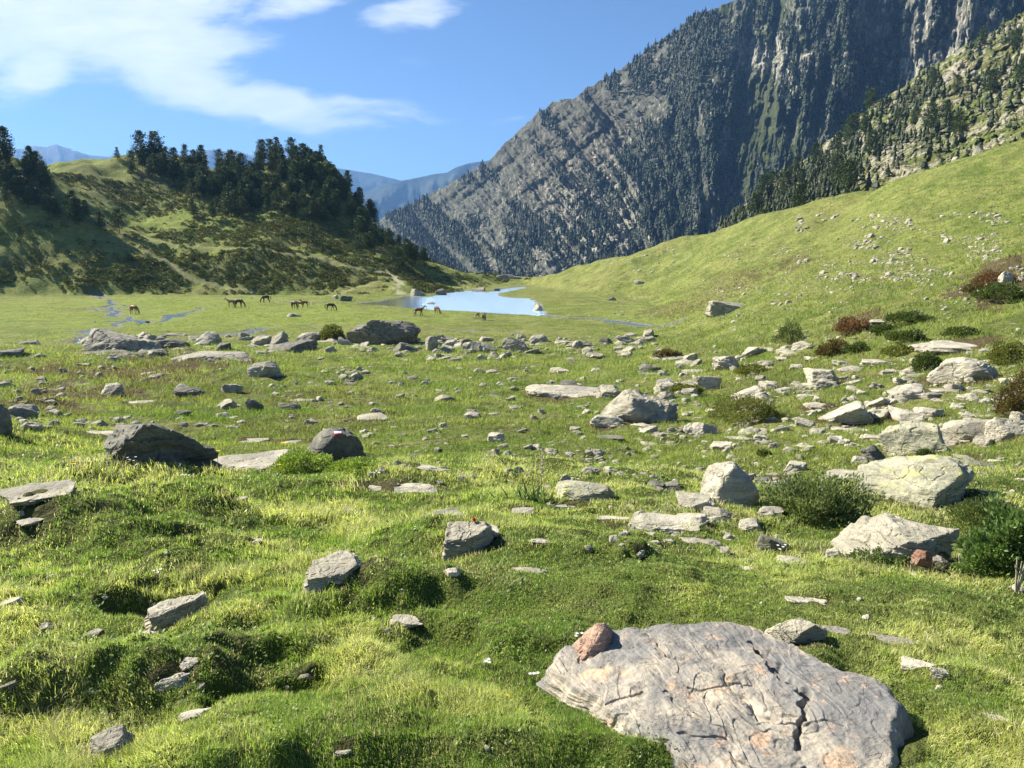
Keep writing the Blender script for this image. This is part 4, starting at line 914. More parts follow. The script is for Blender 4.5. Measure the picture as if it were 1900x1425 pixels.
def build_fg_rock():
    # plan outline in metres, from picture positions lying on the sloping block
    def onz2(px, py, z): u, f, zz = cray(px, py); k = z/zz; return (u*k, f*k)
    ol = [(1015, 1268, -1.60), (1045, 1222, -1.57), (1100, 1205, -1.55), (1190, 1202, -1.54), (1255, 1190, -1.52), (1300, 1172, -1.49), (1370, 1174, -1.485), (1440, 1196, -1.49), (1520, 1232, -1.49), (1575, 1262, -1.49),
          (1640, 1278, -1.50), (1672, 1312, -1.53), (1700, 1360, -1.60), (1740, 1425, -1.68), (1730, 1520, -1.70), (1560, 1570, -1.7), (1380, 1560, -1.70), (1230, 1480, -1.68), (1150, 1412, -1.66), (1100, 1360, -1.65), (1040, 1310, -1.64)]
    P = np.array([onz2(*q) for q in ol]); c = P.mean(0); c = np.array([.62, 2.38]); Q = P-c
    ang = np.arctan2(Q[:, 1], Q[:, 0]); rad = np.hypot(Q[:, 0], Q[:, 1]); o_ = np.argsort(ang); ang, rad = ang[o_], rad[o_]
    na, nt = 900, 420
    th = np.linspace(-pi, pi, na, endpoint=False)
    Rb = np.interp(th, np.concatenate([ang-2*pi, ang, ang+2*pi]), np.tile(rad, 3))
    cs_, sn_ = np.cos(th), np.sin(th)
    Rb = Rb*(1+.03*fbm2(cs_*6+5, sn_*6, 4, 3)+.012*fbm2(cs_*22, sn_*22, 3, 4))
    t = np.concatenate([np.linspace(0.0, 1, 300)**.85, np.full(nt-300, 1.0)]); wall = np.concatenate([np.zeros(300), np.linspace(.01, 1, nt-300)])
    T, TH = np.meshgrid(t, th, indexing='ij'); RB = np.tile(Rb, (nt, 1)); WL = np.tile(wall[:, None], (1, na))
    X = c[0]+np.cos(TH)*RB*T; Y = c[1]+np.sin(TH)*RB*T
    # sloping face: high at the back right, falling to the left and to the front
    top = np.interp(Y, [1.6, 1.95, 2.3, 2.65, 2.95, 3.2], [-1.64, -1.54, -1.475, -1.445, -1.43, -1.44])
    lx = sstep(.10, .60, X); top = top-(1-lx)*.075
    top = top-.26*sstep(0, .17, (X-1.10)*.889-(Y-2.06)*.457+.025*fbm2(Y*9, X*9, 3, 8))
    # long shallow ribs running from the back left to the front right
    s = (X-.6)*.93+(Y-2.5)*.36; q = -(X-.6)*.36+(Y-2.5)*.93
    warp = .06*fbm2(X*3, Y*3, 3, 22)
    top = top+.007*rid2(s*3.2+warp*6, q*1.1, 2, 12)+.007*fbm2(X*8, Y*8, 5, 14, .6)+.0035*rid2((s+warp*.6)*24, q*5, 5, 16, .7)
    fq = fbm2(s*5, q*1.6, 3, 18)*3+q*1.2-s*3; ff = fq-np.floor(fq); top = top+.006*(ff*-.6+sstep(.93, 1, ff)*.6)
    gq = np.random.default_rng(8)
    for k_ in range(16):
        x0, y0 = gq.uniform(.15, 1.15), gq.uniform(1.95, 2.9); an = gq.choice([-1.15, -1.0, .25, -.1])+gq.normal(0, .15); L_ = gq.uniform(.06, .30)
        wv = .022*fbm2(X*9, Y*9, 3, 60+k_); d = segdist(X+wv, Y+wv, [(x0, y0), (x0+cos(an)*L_, y0+sin(an)*L_)]); top = top-.010*(1-sstep(.001, .006, d))-.006*(1-sstep(.0, .045, d))*(gq.random() < .5)
    # broken steps
    for (ax, ay, bx_, by_, dp, wd) in ((.93, 2.72, 1.00, 2.36, .035, .014), (1.00, 2.36, .88, 2.15, .03, .014), (.18, 2.28, .50, 2.02, .03, .02), (.55, 2.66, .60, 2.63, .02, .012), (.20, 2.12, .48, 1.9, .035, .03)):
        d = segdist(X+.03*fbm2(X*12, Y*12, 3, 31), Y+.03*fbm2(X*12, Y*12, 3, 33), [(ax, ay), (bx_, by_)]); top = top-dp*(1-sstep(wd*.35, wd*1.3, d))
    edge = 1-sstep(.955, 1.0, T); top = top-(1-edge)*.028
    zb = hz(X[-1], Y[-1])[None, :]-.12
    Z = np.where(WL > 0, top+(zb-top)*WL**1.15, top)
    bulge = WL*(1-WL)*4*(.02+.035*fbm2(TH*7, WL*5, 4, 41)+.012*rid2(TH*3, WL*14, 3, 43))
    X = X+np.cos(TH)*bulge; Y = Y+np.sin(TH)*bulge
    o0 = np.array([c[0], c[1], -1.6])
    V = np.stack([X, Y, Z], -1).reshape(-1, 3)-o0
    me = mesh_np('boulder', V, quads=gridquads(nt, na, wrap=True), mat=M['fg'], smooth=True)
    me.flip_normals() if False else None
    o = obj('boulder', me, o0); tag(o, 'huge pale grey weathered slab of rock filling the bottom right foreground', 'rock')
    global FGPOLY; FGPOLY = [tuple(c+(q_-c)*.95) for q_ in P]
    # the reddish block lying on its left end
    V, F = rock_shape('W', (.19, .16, .10), 79, 5)
    i = np.argmin((me_xy := np.hypot(X-.345, Y-2.735)).ravel()); zt = Z.ravel()[i]
    r_ = obj('stone', mesh_np('stone', V, tris=F, mat=M['rust'], smooth=False), (.335, 2.76, zt-.02), rz=.3)
    tag(r_, 'reddish angular stone resting on the left end of the huge pale slab', 'stone')
build_fg_rock()

# painted trail mark, laid on the surface of the rounded dark boulder
def trail_mark():
    from mathutils.bvhtree import BVHTree
    from mathutils import Vector
    o = [q for q in COL.objects if q.get('label', '').startswith('rounded dark boulder with')][0]
    bpy.context.view_layer.update()
    mw = o.matrix_world; me = o.data
    bvh = BVHTree.FromPolygons([mw@v.co for v in me.vertices], [p.vertices[:] for p in me.polygons])
    for (y0, y1, mt, nm) in ((801, 804.6, 'paint_w', 'white_paint_stripe'), (804.8, 809, 'paint_r', 'red_paint_stripe')):
        V = []; n1, n2 = 9, 4; base = o.location
        for j in range(n2):
            for i in range(n1):
                d = Vector(cray(620+13*i/(n1-1), y0+(y1-y0)*j/(n2-1))).normalized()
                h = bvh.ray_cast(Vector((0, 0, 0)), d)
                if h[0] is None: break
                V.append(h[0]+h[1]*.006*(1 if h[1].dot(d) < 0 else -1))
        if len(V) < n1*n2: print('mark missed'); continue
        mi = mw.inverted(); V = np.array([(mi@q)[:] for q in V])
        ob = obj(nm, mesh_np(nm, V, quads=gridquads(n2, n1), mat=M[mt]), parent=o)
trail_mark()

# worn, trodden earth round the feet of the rocks, then the ground itself
for (fx, fy, fa, fb, fth) in FOOT:
    fr = math.hypot(fx, fy)
    if fr > 75 or fa < .03: continue
    i0, i1 = np.searchsorted(R_IN, [fr-2.2*fa, fr+2.2*fa]); a0 = atan2(fx, fy); da = min(.8, 2.2*fa/max(fr, .5)); j0, j1 = np.searchsorted(A_IN, [a0-da, a0+da])
    sx, sy = XX[i0:i1, j0:j1]-fx, YY[i0:i1, j0:j1]-fy
    if sx.size == 0: continue
    c_, s_ = cos(-fth), sin(-fth); dd = np.sqrt(((sx*c_-sy*s_)/fa)**2+((sx*s_+sy*c_)/max(fb, .02))**2)+.35*NZ[i0:i1, j0:j1]
    brown[i0:i1, j0:j1] = np.maximum(brown[i0:i1, j0:j1], .8*(1-sstep(1.0, 1.55, dd)))
build_ground()
# scattered stones: the largest stand on their own, the smallest make one spread of rubble
SC = [  # x0 x1 y0 y1 count smin smax material mix, label, group
 (1480, 1900, 395, 520, 1500, 2.5, 15, 'pale', 'small pale stone strewn over the upper right-hand slope', 'stones strewn over the upper right slope'),
 (1090, 1720, 440, 600, 1100, 2.5, 9, 'pale', 'small stone in the grass of the lower right-hand slope', 'stones on the lower right slope'),
 (1330, 1900, 520, 640, 420, 4, 15, 'pale', 'pale stone among shrubs on the right-hand slope', 'stones among the shrubs'),
 (1180, 1900, 640, 830, 1150, 4, 54, 'pale', 'pale angular stone in the rubble on the right', 'stones of the right-hand rubble'),
 (150, 1250, 622, 670, 900, 4, 38, 'grey', 'grey stone in the band of boulders across the meadow', 'stones of the boulder band'),
 (600, 1300, 680, 900, 1000, 3, 28, 'grey', 'small stone in the middle meadow', 'stones in the middle meadow'),
 (0, 700, 680, 800, 650, 3, 32, 'grey', 'small grey stone in the left meadow', 'stones in the left meadow'),
 (0, 640, 560, 640, 70, 3, 8, 'dark', 'small dark stone on the flat left meadow', 'stones on the flat left meadow'),
 (1000, 1520, 800, 935, 380, 5, 30, 'grey', 'stone between the dome-shaped boulder and the meadow', 'stones around the dome-shaped boulder'),
 (1080, 1520, 930, 1030, 110, 8, 36, 'pale', 'stone in the dry grass by the flush slabs', 'stones by the flush slabs'),
 (1500, 1900, 840, 960, 60, 8, 30, 'lichen', 'yellowish stone around the lichen-covered square boulder', 'stones around the lichen-covered boulder'),
 (950, 1900, 1020, 1300, 34, 6, 30, 'pale', 'small pale stone sunk in the right foreground turf', 'stones in the right foreground turf'),
 (0, 950, 900, 1400, 46, 7, 40, 'pale', 'small pale stone between the left foreground tussocks', 'stones between the left foreground tussocks'),
 (870, 1000, 510, 532, 30, 2, 8, 'grey', 'small rock on the rise behind the lake', 'rocks behind the lake'),
 (700, 900, 520, 552, 40, 3, 9, 'grey', 'rock among the shrubs by the lake shore', 'rocks by the lake shore')]
def shortlab(l):
    import re
    l0 = l
    l = re.split(r', | with | beside | behind | right of | left of | in front | at the | alone | lying | low in | just | standing | under | below | above | near | between | touching | made | casting | among | cut by | next to | on the | in the | already | set | right beside', l)[0]
    if len(l.split()) < 3: l = l0
    return ' '.join(l.split()[:8])
def beside(px, py):
    best = min(HERO, key=lambda q: ((px-q[0])/1.0)**2+((py-q[1])*2.5)**2); dx, dy = px-best[0], py-best[1]
    if abs(dx) > .6*best[2]: rel = 'to the right of' if dx > 0 else 'to the left of'
    else: rel = 'in front of' if dy > 0 else 'behind'
    return rel+' the '+shortlab(best[4])
def scatter_stones():
    protos = {}
    for mt in ('pale', 'grey', 'dark', 'lichen'):
        protos[mt] = []
        for k, kd in enumerate(('W', 'B', 'S', 'W', 'S')):
            V, F = rock_shape(kd, (1, .8, .42 if kd != 'S' else .22), 900+k, 4)
            protos[mt].append(mesh_np('stone', V, tris=F, mat=M[mt], smooth=False))
    lows = []
    for k, kd in enumerate(('W', 'B', 'S', 'S')):
        D_, F_ = ico(2); ICO[2] = (D_, F_)
        lows.append(rock_shape(kd, (1, .8, .40 if kd != 'S' else .2), 950+k, 2))
    mids = [rock_shape(kd, (1, .8, .40 if kd != 'S' else .2), 980+k, 3) for k, kd in enumerate(('W', 'B', 'S', 'S', 'W', 'B'))]
    items = []
    for (x0, x1, y0, y1, n, s0, s1, mt, lab, grp) in SC:
        cx = rng.uniform(x0, x1, n*3); cy = rng.uniform(y0, y1, n*3)
        keep = fbm2(cx/70, cy/28, 3, int(x0+y0)) > -.12
        cx, cy = cx[keep][:n], cy[keep][:n]
        X, Y, Z = raymarch(cx, cy)
        sz = s0+(s1-s0)*rng.random(len(cx))**5
        for a, b, c, s, px, py in zip(X, Y, Z, sz, cx, cy):
            if np.isnan(a): continue
            if inpoly(np.array([a]), np.array([b]), LAKEW)[0]: continue
            items.append((s, a, b, c, mt, lab, grp, px, py))
    items.sort(key=lambda q: -q[0])
    nind = 215
    used = {}
    for s, a, b, c, mt, lab, grp, px, py in items[:nind]:
        mt = mt if rng.random() < .6 else 'grey'
        lab = {'pale': 'pale', 'grey': 'grey', 'dark': 'dark', 'lichen': 'yellowish'}[mt]+' stone '+beside(px, py)
        lab = ('small ' if s < 10 else '')+lab
        wm = s/FPX*b; m2 = mt
        me = protos[m2][rng.integers(5)]
        o = obj('stone', me, (a, b, c-.07*wm), rz=rng.uniform(0, 6.28)); o.scale = (wm, wm*rng.uniform(.7, 1.1), wm*rng.uniform(.45, 1.0))
        tag(o, lab, 'stone', grp); FOOT.append((a, b, wm*.5, wm*.4, 0))
    by = {}
    for o in COL.objects:
        if o.name.startswith('stone') and o.get('group'): by.setdefault(o['label'], []).append(o)
    for l, os_ in by.items():
        if len(os_) < 2: continue
        os_.sort(key=lambda o: o.location.x/o.location.y)
        for i, o in enumerate(os_): o['label'] = ' '.join(l.split()[:11])+(', the '+('left' if i == 0 else 'right')+' one of two' if len(os_) == 2 else ', '+('first second third fourth fifth sixth seventh eighth ninth tenth eleventh twelfth'.split()+['next']*40)[i]+' from the left')
    for tone, mset in (('pale', ('pale', 'lichen')), ('dark', ('grey', 'dark'))):
        VV, FF, base = [], [], 0
        for s, a, b, c, mt, lab, grp, px, py in items[nind:]:
            if (mt if (int(px*7) % 10) < 6 or mt == 'dark' else 'grey') not in mset: continue
            V, F = (mids[rng.integers(6)] if s > 9 else lows[rng.integers(4)]); wm = s/FPX*b; th = rng.uniform(0, 6.28)
            v = V*np.array([wm, wm*rng.uniform(.7, 1.2), wm*rng.uniform(.6, 1.3)])
            v = np.stack([v[:, 0]*cos(th)-v[:, 1]*sin(th)+a, v[:, 0]*sin(th)+v[:, 1]*cos(th)+b, v[:, 2]+c-.09*wm], 1)
            VV.append(v); FF.append(F+base); base += len(v)
        o = obj('rubble', mesh_np('rubble', np.concatenate(VV), tris=np.concatenate(FF), mat=M['pale' if tone == 'pale' else 'grey'], smooth=False))
        tag(o, 'spread of tiny %s stones across the turf' % ('pale' if tone == 'pale' else 'grey'), 'stones', kind='stuff')
scatter_stones()
# ------------------------------------------------------------------ vegetation
def hsvj(base, n, j=.25, g=rng):
    b = np.array(base)[None, :]*(1+g.uniform(-j, j, (n, 1)))*(1+g.uniform(-j*.35, j*.35, (n, 3)))
    return np.clip(b, 0, 1)
FT = np.array(FOOT)
def infoot(x, y, grow=1.0):
    out = np.zeros(len(x), bool)
    for (fx, fy, a, b, th) in FOOT:
        if fx*fx+fy*fy > 40**2: continue
        dx, dy = x-fx, y-fy; c, s = cos(-th), sin(-th)
        u, v = dx*c-dy*s, dx*s+dy*c
        out |= (u/(a*grow+1e-6))**2+(v/(b*grow+1e-6))**2 < 1
    out |= inpoly(x, y, FGPOLY)
    return out
def build_grass():
    N = 1180000
    g = np.random.default_rng(3)
    r0, r1, p_ = 1.75, 13.0, -.75
    # pdf over ln r
    q = g.random(N); l0, l1 = math.log(r0), math.log(r1)
    e0, e1 = math.exp(p_*l0), math.exp(p_*l1); lr = np.log(e0+(e1-e0)*q)/p_
    az = g.uniform(-R(49), R(50), N); r = np.exp(lr); x = np.sin(az)*r; y = np.cos(az)*r
    keep = ~infoot(x, y, .82)
    cl = fbm2(x*3.2, y*3.2, 4, 55); cl2 = fbm2(x*1.1, y*1.1, 3, 57); cl3 = fbm2(x*14, y*14, 2, 59)
    keep &= g.random(N) < np.clip(.8+.8*cl3, .22, 1)
    b_ = bil(brown, A_IN, np.log(R_IN), az, lr)
    keep &= g.random(N) > b_*.45
    x, y, r, az, lr, cl, cl2, cl3, b_ = [a[keep] for a in (x, y, r, az, lr, cl, cl2, cl3, b_)]
    n = len(x); z = hz(x, y)
    tall = np.clip(.25+.9*cl2+.25*(x < -.2)+.35*cl, 0, 1)                   # tussock grass or short turf
    L = (.024+.044*tall**1.3)*g.uniform(.55, 1.35, n)*np.clip(r/4, .9, 1.7)
    L = L*np.where(x > .3, .75, 1)
    W = .0020*np.clip(r/2.4, 1, 5)*g.uniform(.7, 1.3, n)
    # lean: clumps share a direction, like combed by wind
    dirn = 2.2*fbm2(x*1.6, y*1.6, 3, 61)*pi+g.normal(0, 1.15, n)
    lean = np.clip(.45+.35*tall+g.normal(0, .32, n), .05, 1.35)
    hx, hy = np.cos(dirn), np.sin(dirn)
    va = g.uniform(0, 2*pi, n); wx, wy = np.cos(va)*W*.5, np.sin(va)*W*.5
    t1 = .5; k1x = L*np.sin(lean*.5)*t1; k1z = L*np.cos(lean*.5)*t1
    k2x = k1x+L*(1-t1)*np.sin(np.minimum(lean*1.7, 2.0)); k2z = k1z+L*(1-t1)*np.cos(np.minimum(lean*1.7, 2.0))
    zb = z-.006
    P0 = np.stack([x-wx, y-wy, zb], 1); P1 = np.stack([x+wx, y+wy, zb], 1)
    P2 = np.stack([x+hx*k1x-wx*.8, y+hy*k1x-wy*.8, zb+k1z], 1); P3 = np.stack([x+hx*k1x+wx*.8, y+hy*k1x+wy*.8, zb+k1z], 1)
    P4 = np.stack([x+hx*k2x, y+hy*k2x, zb+k2z], 1)
    V = np.stack([P0, P1, P2, P3, P4], 1).reshape(-1, 3)
    i = np.arange(n)[:, None]*5
    Q = i+np.array([[0, 1, 3, 2]]); T = i+np.array([[2, 3, 4]])
    green = np.array([.23, .34, .065]); yel = np.array([.52, .54, .19]); straw = np.array([.68, .60, .38]); deep = np.array([.12, .21, .045])
    m1 = np.clip(.5+.8*cl+.35*cl2+g.normal(0, .28, n), 0, 1)[:, None]
    c = green*(1-m1)+yel*m1
    dm = np.clip(-1.2*cl2-.2+.3*cl3, 0, .7)[:, None]; c = c*(1-dm)+deep*dm
    st = ((g.random(n) < .12+.40*b_+.14*tall*(cl > .1)))[:, None]; c = np.where(st, straw*g.uniform(.6, 1.1, (n, 1)), c)
    c = np.clip(c*g.uniform(.62, 1.5, (n, 1)), 0, .9)
    cc = np.repeat(c[:, None, :], 5, 1)
    me = mesh_np('grass', V, tris=T, quads=Q, mat=M['blade'], cols={'col': cc.reshape(-1, 3)})
    tag(obj('grass', me), 'short green and yellowish mountain grass covering the foreground knoll', 'grass', kind='stuff')
    # broad-leaved herbs between the blades
    n = 42000; lr = np.log(e0+(e1-e0)*g.random(n))/p_; az = g.uniform(-R(48), R(48), n); r = np.exp(lr); x = np.sin(az)*r; y = np.cos(az)*r
    k = ~infoot(x, y, .8) & (fbm2(x*2.3+9, y*2.3, 4, 63) > .12); x, y, r = x[k], y[k], r[k]; n = len(x); z = hz(x, y)
    a = g.uniform(0, 2*pi, n); s_ = .010*np.clip(r/3, .8, 3)*g.uniform(.5, 1.5, n); up_ = g.uniform(.1, 1.0, n); zz = z+.012+.035*g.random(n)
    d = np.stack([np.cos(a), np.sin(a), up_], 1); w2 = np.stack([-np.sin(a), np.cos(a), 0*a], 1); P = np.stack([x, y, zz], 1); s_ = s_[:, None]
    V = np.stack([P, P+d*s_*.5+w2*s_*.38, P+d*s_, P+d*s_*.5-w2*s_*.38], 1).reshape(-1, 3)
    c = (np.array([.09, .17, .03])+(np.array([.26, .34, .07])-np.array([.09, .17, .03]))*g.random((n, 1)))*g.uniform(.7, 1.2, (n, 1))
    me = mesh_np('herbs', V, quads=np.arange(n)[:, None]*4+np.array([[0, 1, 2, 3]]), mat=M['leaf'], cols={'col': np.repeat(c[:, None, :], 4, 1).reshape(-1, 3)})
    tag(obj('herbs', me), 'small broad-leaved herbs growing between the grass blades of the knoll', 'herbs', kind='stuff')
    # turf tufts further out, shorter on the picture and coarser
    n = 490000
    lr = g.uniform(math.log(11), math.log(230), n); az = g.uniform(-R(43), R(46), n); r = np.exp(lr); x = np.sin(az)*r; y = np.cos(az)*r; z = hz(x, y)
    k = ~infoot(x, y, .9) & (fbm2(x/1.3, y/1.3, 3, 5)+g.normal(0, .3, n) > -.15) & (z > PLAIN+.02)
    x, y, z, r, az, lr = [a[k] for a in (x, y, z, r, az, lr)]; n = len(x)
    W = .012*np.clip(r/12, 1, 18)**.85; L = (.055+.05*g.random(n))*np.clip(r/16, .8, 4.0)*np.where(z < PLAIN+.6, .5, 1); va = g.uniform(0, 2*pi, n); dx, dy = g.normal(0, .6, n), g.normal(0, .6, n)
    wx, wy = np.cos(va)*W*.5, np.sin(va)*W*.5
    V = np.stack([np.stack([x-wx, y-wy, z-.02], 1), np.stack([x+wx, y+wy, z-.02], 1), np.stack([x+dx*L, y+dy*L, z+L], 1)], 1).reshape(-1, 3)
    T = np.arange(n)[:, None]*3+np.array([[0, 1, 2]])
    cl = fbm2(x/4, y/4, 4, 55); b_ = bil(brown, A_IN, np.log(R_IN), az, lr)
    m1 = np.clip(.45+.7*cl+g.normal(0, .2, n), 0, 1)[:, None]; c = np.array([.16, .25, .04])*(1-m1)+np.array([.38, .43, .12])*m1
    c = np.where((g.random(n) < b_*.75)[:, None], np.array([.16, .11, .06]), c)*g.uniform(.5, 1.3, (n, 1))
    me = mesh_np('meadow_grass', V, tris=T, mat=M['blade'], cols={'col': np.repeat(c[:, None, :], 3, 1).reshape(-1, 3)})
    tag(obj('meadow_grass', me), 'short turf of the meadow below the knoll', 'grass', kind='stuff')
build_grass()

def leafy(n, size, shape, seed, cols, jit=.3, aspect=.5, up=.4):
    """n small pointed leaves inside a volume given by shape(g, n) -> points, outward directions"""
    g = np.random.default_rng(seed); P, D = shape(g, n)
    D = D+g.normal(0, .6, D.shape); D[:, 2] += up; D /= np.linalg.norm(D, axis=1)[:, None]
    A_ = np.cross(D, g.normal(size=D.shape)); A_ /= np.linalg.norm(A_, axis=1)[:, None]+1e-9
    s = size*g.uniform(.6, 1.4, (n, 1))
    V = np.stack([P, P+D*s*.5+A_*s*aspect*.5, P+D*s, P+D*s*.5-A_*s*aspect*.5], 1).reshape(-1, 3)
    Q = np.arange(n)[:, None]*4+np.array([[0, 1, 2, 3]])
    w_ = g.random((n, 1)); c = np.array(cols[0])*(1-w_)+np.array(cols[1])*w_; c = c*g.uniform(1-jit, 1+jit, (n, 1))
    return V, Q, np.repeat(c[:, None, :], 4, 1).reshape(-1, 3)
def dome(rx, ry, rz, shell=.45, lump=.35, seed=0):
    def f(g, n):
        D = g.normal(size=(n, 3)); D[:, 2] = np.abs(D[:, 2]); D /= np.linalg.norm(D, axis=1)[:, None]
        r = (g.random(n)**(1/3.)*(shell)+(1-shell))*(1+lump*fbm3(D*2.2+seed, 3, seed))
        P = D*r[:, None]*np.array([rx, ry, rz]); return P, D*1.0
    return f
def tube(P0, P1, r0, r1, n=5):
    P0 = np.array(P0, float); P1 = np.array(P1, float); d = P1-P0; d = d/(np.linalg.norm(d)+1e-9)
    a = np.cross(d, [0, .3, 1]); a /= np.linalg.norm(a)+1e-9; b = np.cross(d, a); an = np.linspace(0, 2*pi, n, endpoint=False)
    ring = np.cos(an)[:, None]*a+np.sin(an)[:, None]*b
    return np.concatenate([P0+ring*r0, P1+ring*r1]), gridquads(2, n, wrap=True)
def join(parts):
    V, Q, base = [], [], 0
    for v, q in parts: V.append(v); Q.append(q+base); base += len(v)
    return np.concatenate(V), np.concatenate(Q)

ORD = ['', 'first', 'second', 'third', 'fourth', 'fifth', 'sixth', 'seventh', 'eighth', 'ninth', 'tenth', 'eleventh', 'twelfth', 'thirteenth', 'fourteenth', 'fifteenth', 'sixteenth', 'seventeenth', 'eighteenth', 'nineteenth']
TENS = ['', '', 'twent', 'thirt', 'fort', 'fift', 'sixt', 'sevent', 'eight', 'ninet']
def ordinal(n): return ORD[n] if n < 20 else (TENS[n//10]+'ieth' if n % 10 == 0 else TENS[n//10]+'y-'+ORD[n % 10])
def rank_labels(objs):
    objs = sorted([o for o in objs if o], key=lambda o: o.location.x/o.location.y)
    for i, o in enumerate(objs): o['label'] = o['label']+', '+ordinal(i+1)+' from the left'
# --- mountain pines
def pine_mesh(seed, H=12.0, n=1500, leaf=.55, wide=.24, bushy=.5):
    g = np.random.default_rng(seed)
    tr = []; p = np.array([0, 0, -.6]); r = H*.018
    bend = g.normal(0, .02, 2)
    for k in range(6):
        q = np.array([bend[0]*H*(k+1)/6, bend[1]*H*(k+1)/6, H*.93*(k+1)/6]); r2 = H*.018*(1-(k+1)/6.4); tr.append(tube(p, q, r, r2, 6)); p, r = q, r2
    nb = 46; pts = []; dirs = []; lo = .10+.08*g.random()
    for i in range(nb):
        t = lo+(1-lo)*(i+g.random())/nb; a = i*2.4+g.normal(0, .4)
        prof = (1-t)**.36*min(1, (t-lo)*6+.45) if bushy > .5 else (1-t)**.9
        L = H*wide*(prof+.05)*g.uniform(.6, 1.25)
        rise = .15+.5*t
        p0 = np.array([bend[0]*H*t, bend[1]*H*t, H*t*.95]); p1 = p0+np.array([cos(a)*L, sin(a)*L, L*rise*.8])
        if L > H*.05: tr.append(tube(p0, p1, H*.004, H*.0015, 3))
        m_ = max(4, int(n/nb*L/(H*wide*.6)))
        s = g.random(m_)**.6; spread = .30*L*(.5+.5*s)+.12
        pp = p0+(p1-p0)*s[:, None]+g.normal(0, 1, (m_, 3))*spread[:, None]*np.array([.8, .8, .45]); pts.append(pp)
        dirs.append(np.tile((p1-p0)/L, (m_, 1)))
    m_ = n//12; pts.append(np.array([bend[0]*H, bend[1]*H, H*.93])+g.normal(0, 1, (m_, 3))*np.array([.045, .045, .035])*H); dirs.append(np.tile([0, 0, 1.], (m_, 1)))
    P = np.concatenate(pts); D = np.concatenate(dirs)
    V, Q, c = leafy(len(P), leaf, lambda g_, n_: (P, D), seed+1, ((.03, .052, .018), (.10, .135, .042)), .4, .75, .3)
    tv, tq = join(tr)
    return (mesh_np('trunk', tv, quads=tq, mat=M['bark']), mesh_np('crown', V, quads=Q, mat=M['needle'], cols={'col': c}, smooth=False))
PINES = [pine_mesh(s, 12, 1900, .50, w_, b_) for s, w_, b_ in ((1, .27, 1), (2, .24, 1), (3, .30, 0), (4, .32, 1), (5, .22, 1), (6, .29, 1))]
def put_pine(x, y, z, h, label, group=None, k=None, name='pine_tree'):
    k = rng.integers(len(PINES)) if k is None else k
    o = bpy.data.objects.new(name, None); COL.objects.link(o); o.location = (x, y, z); s = h/12
    o.scale = (s*rng.uniform(.9, 1.15),)*2+(s,); o.rotation_euler = (0, 0, rng.uniform(0, 6.28)); tag(o, label, 'tree', group)
    for nm, me in zip(('trunk', 'crown'), PINES[k]): obj(nm, me, parent=o)
    return o
def pine_px(px, py, hpx, label, group=None, k=None):
    X, Y, Z = [q[0] for q in raymarch(px, py)]
    if np.isnan(X): return
    put_pine(X, Y, Z, hpx/FPX*Y, label, group, k)
SKYL = [(0, 292), (60, 318), (100, 350), (170, 408), (235, 434), (240, 291), (290, 292), (330, 297), (400, 306), (450, 312), (500, 300), (560, 288), (620, 312), (690, 400), (740, 446), (800, 488)]
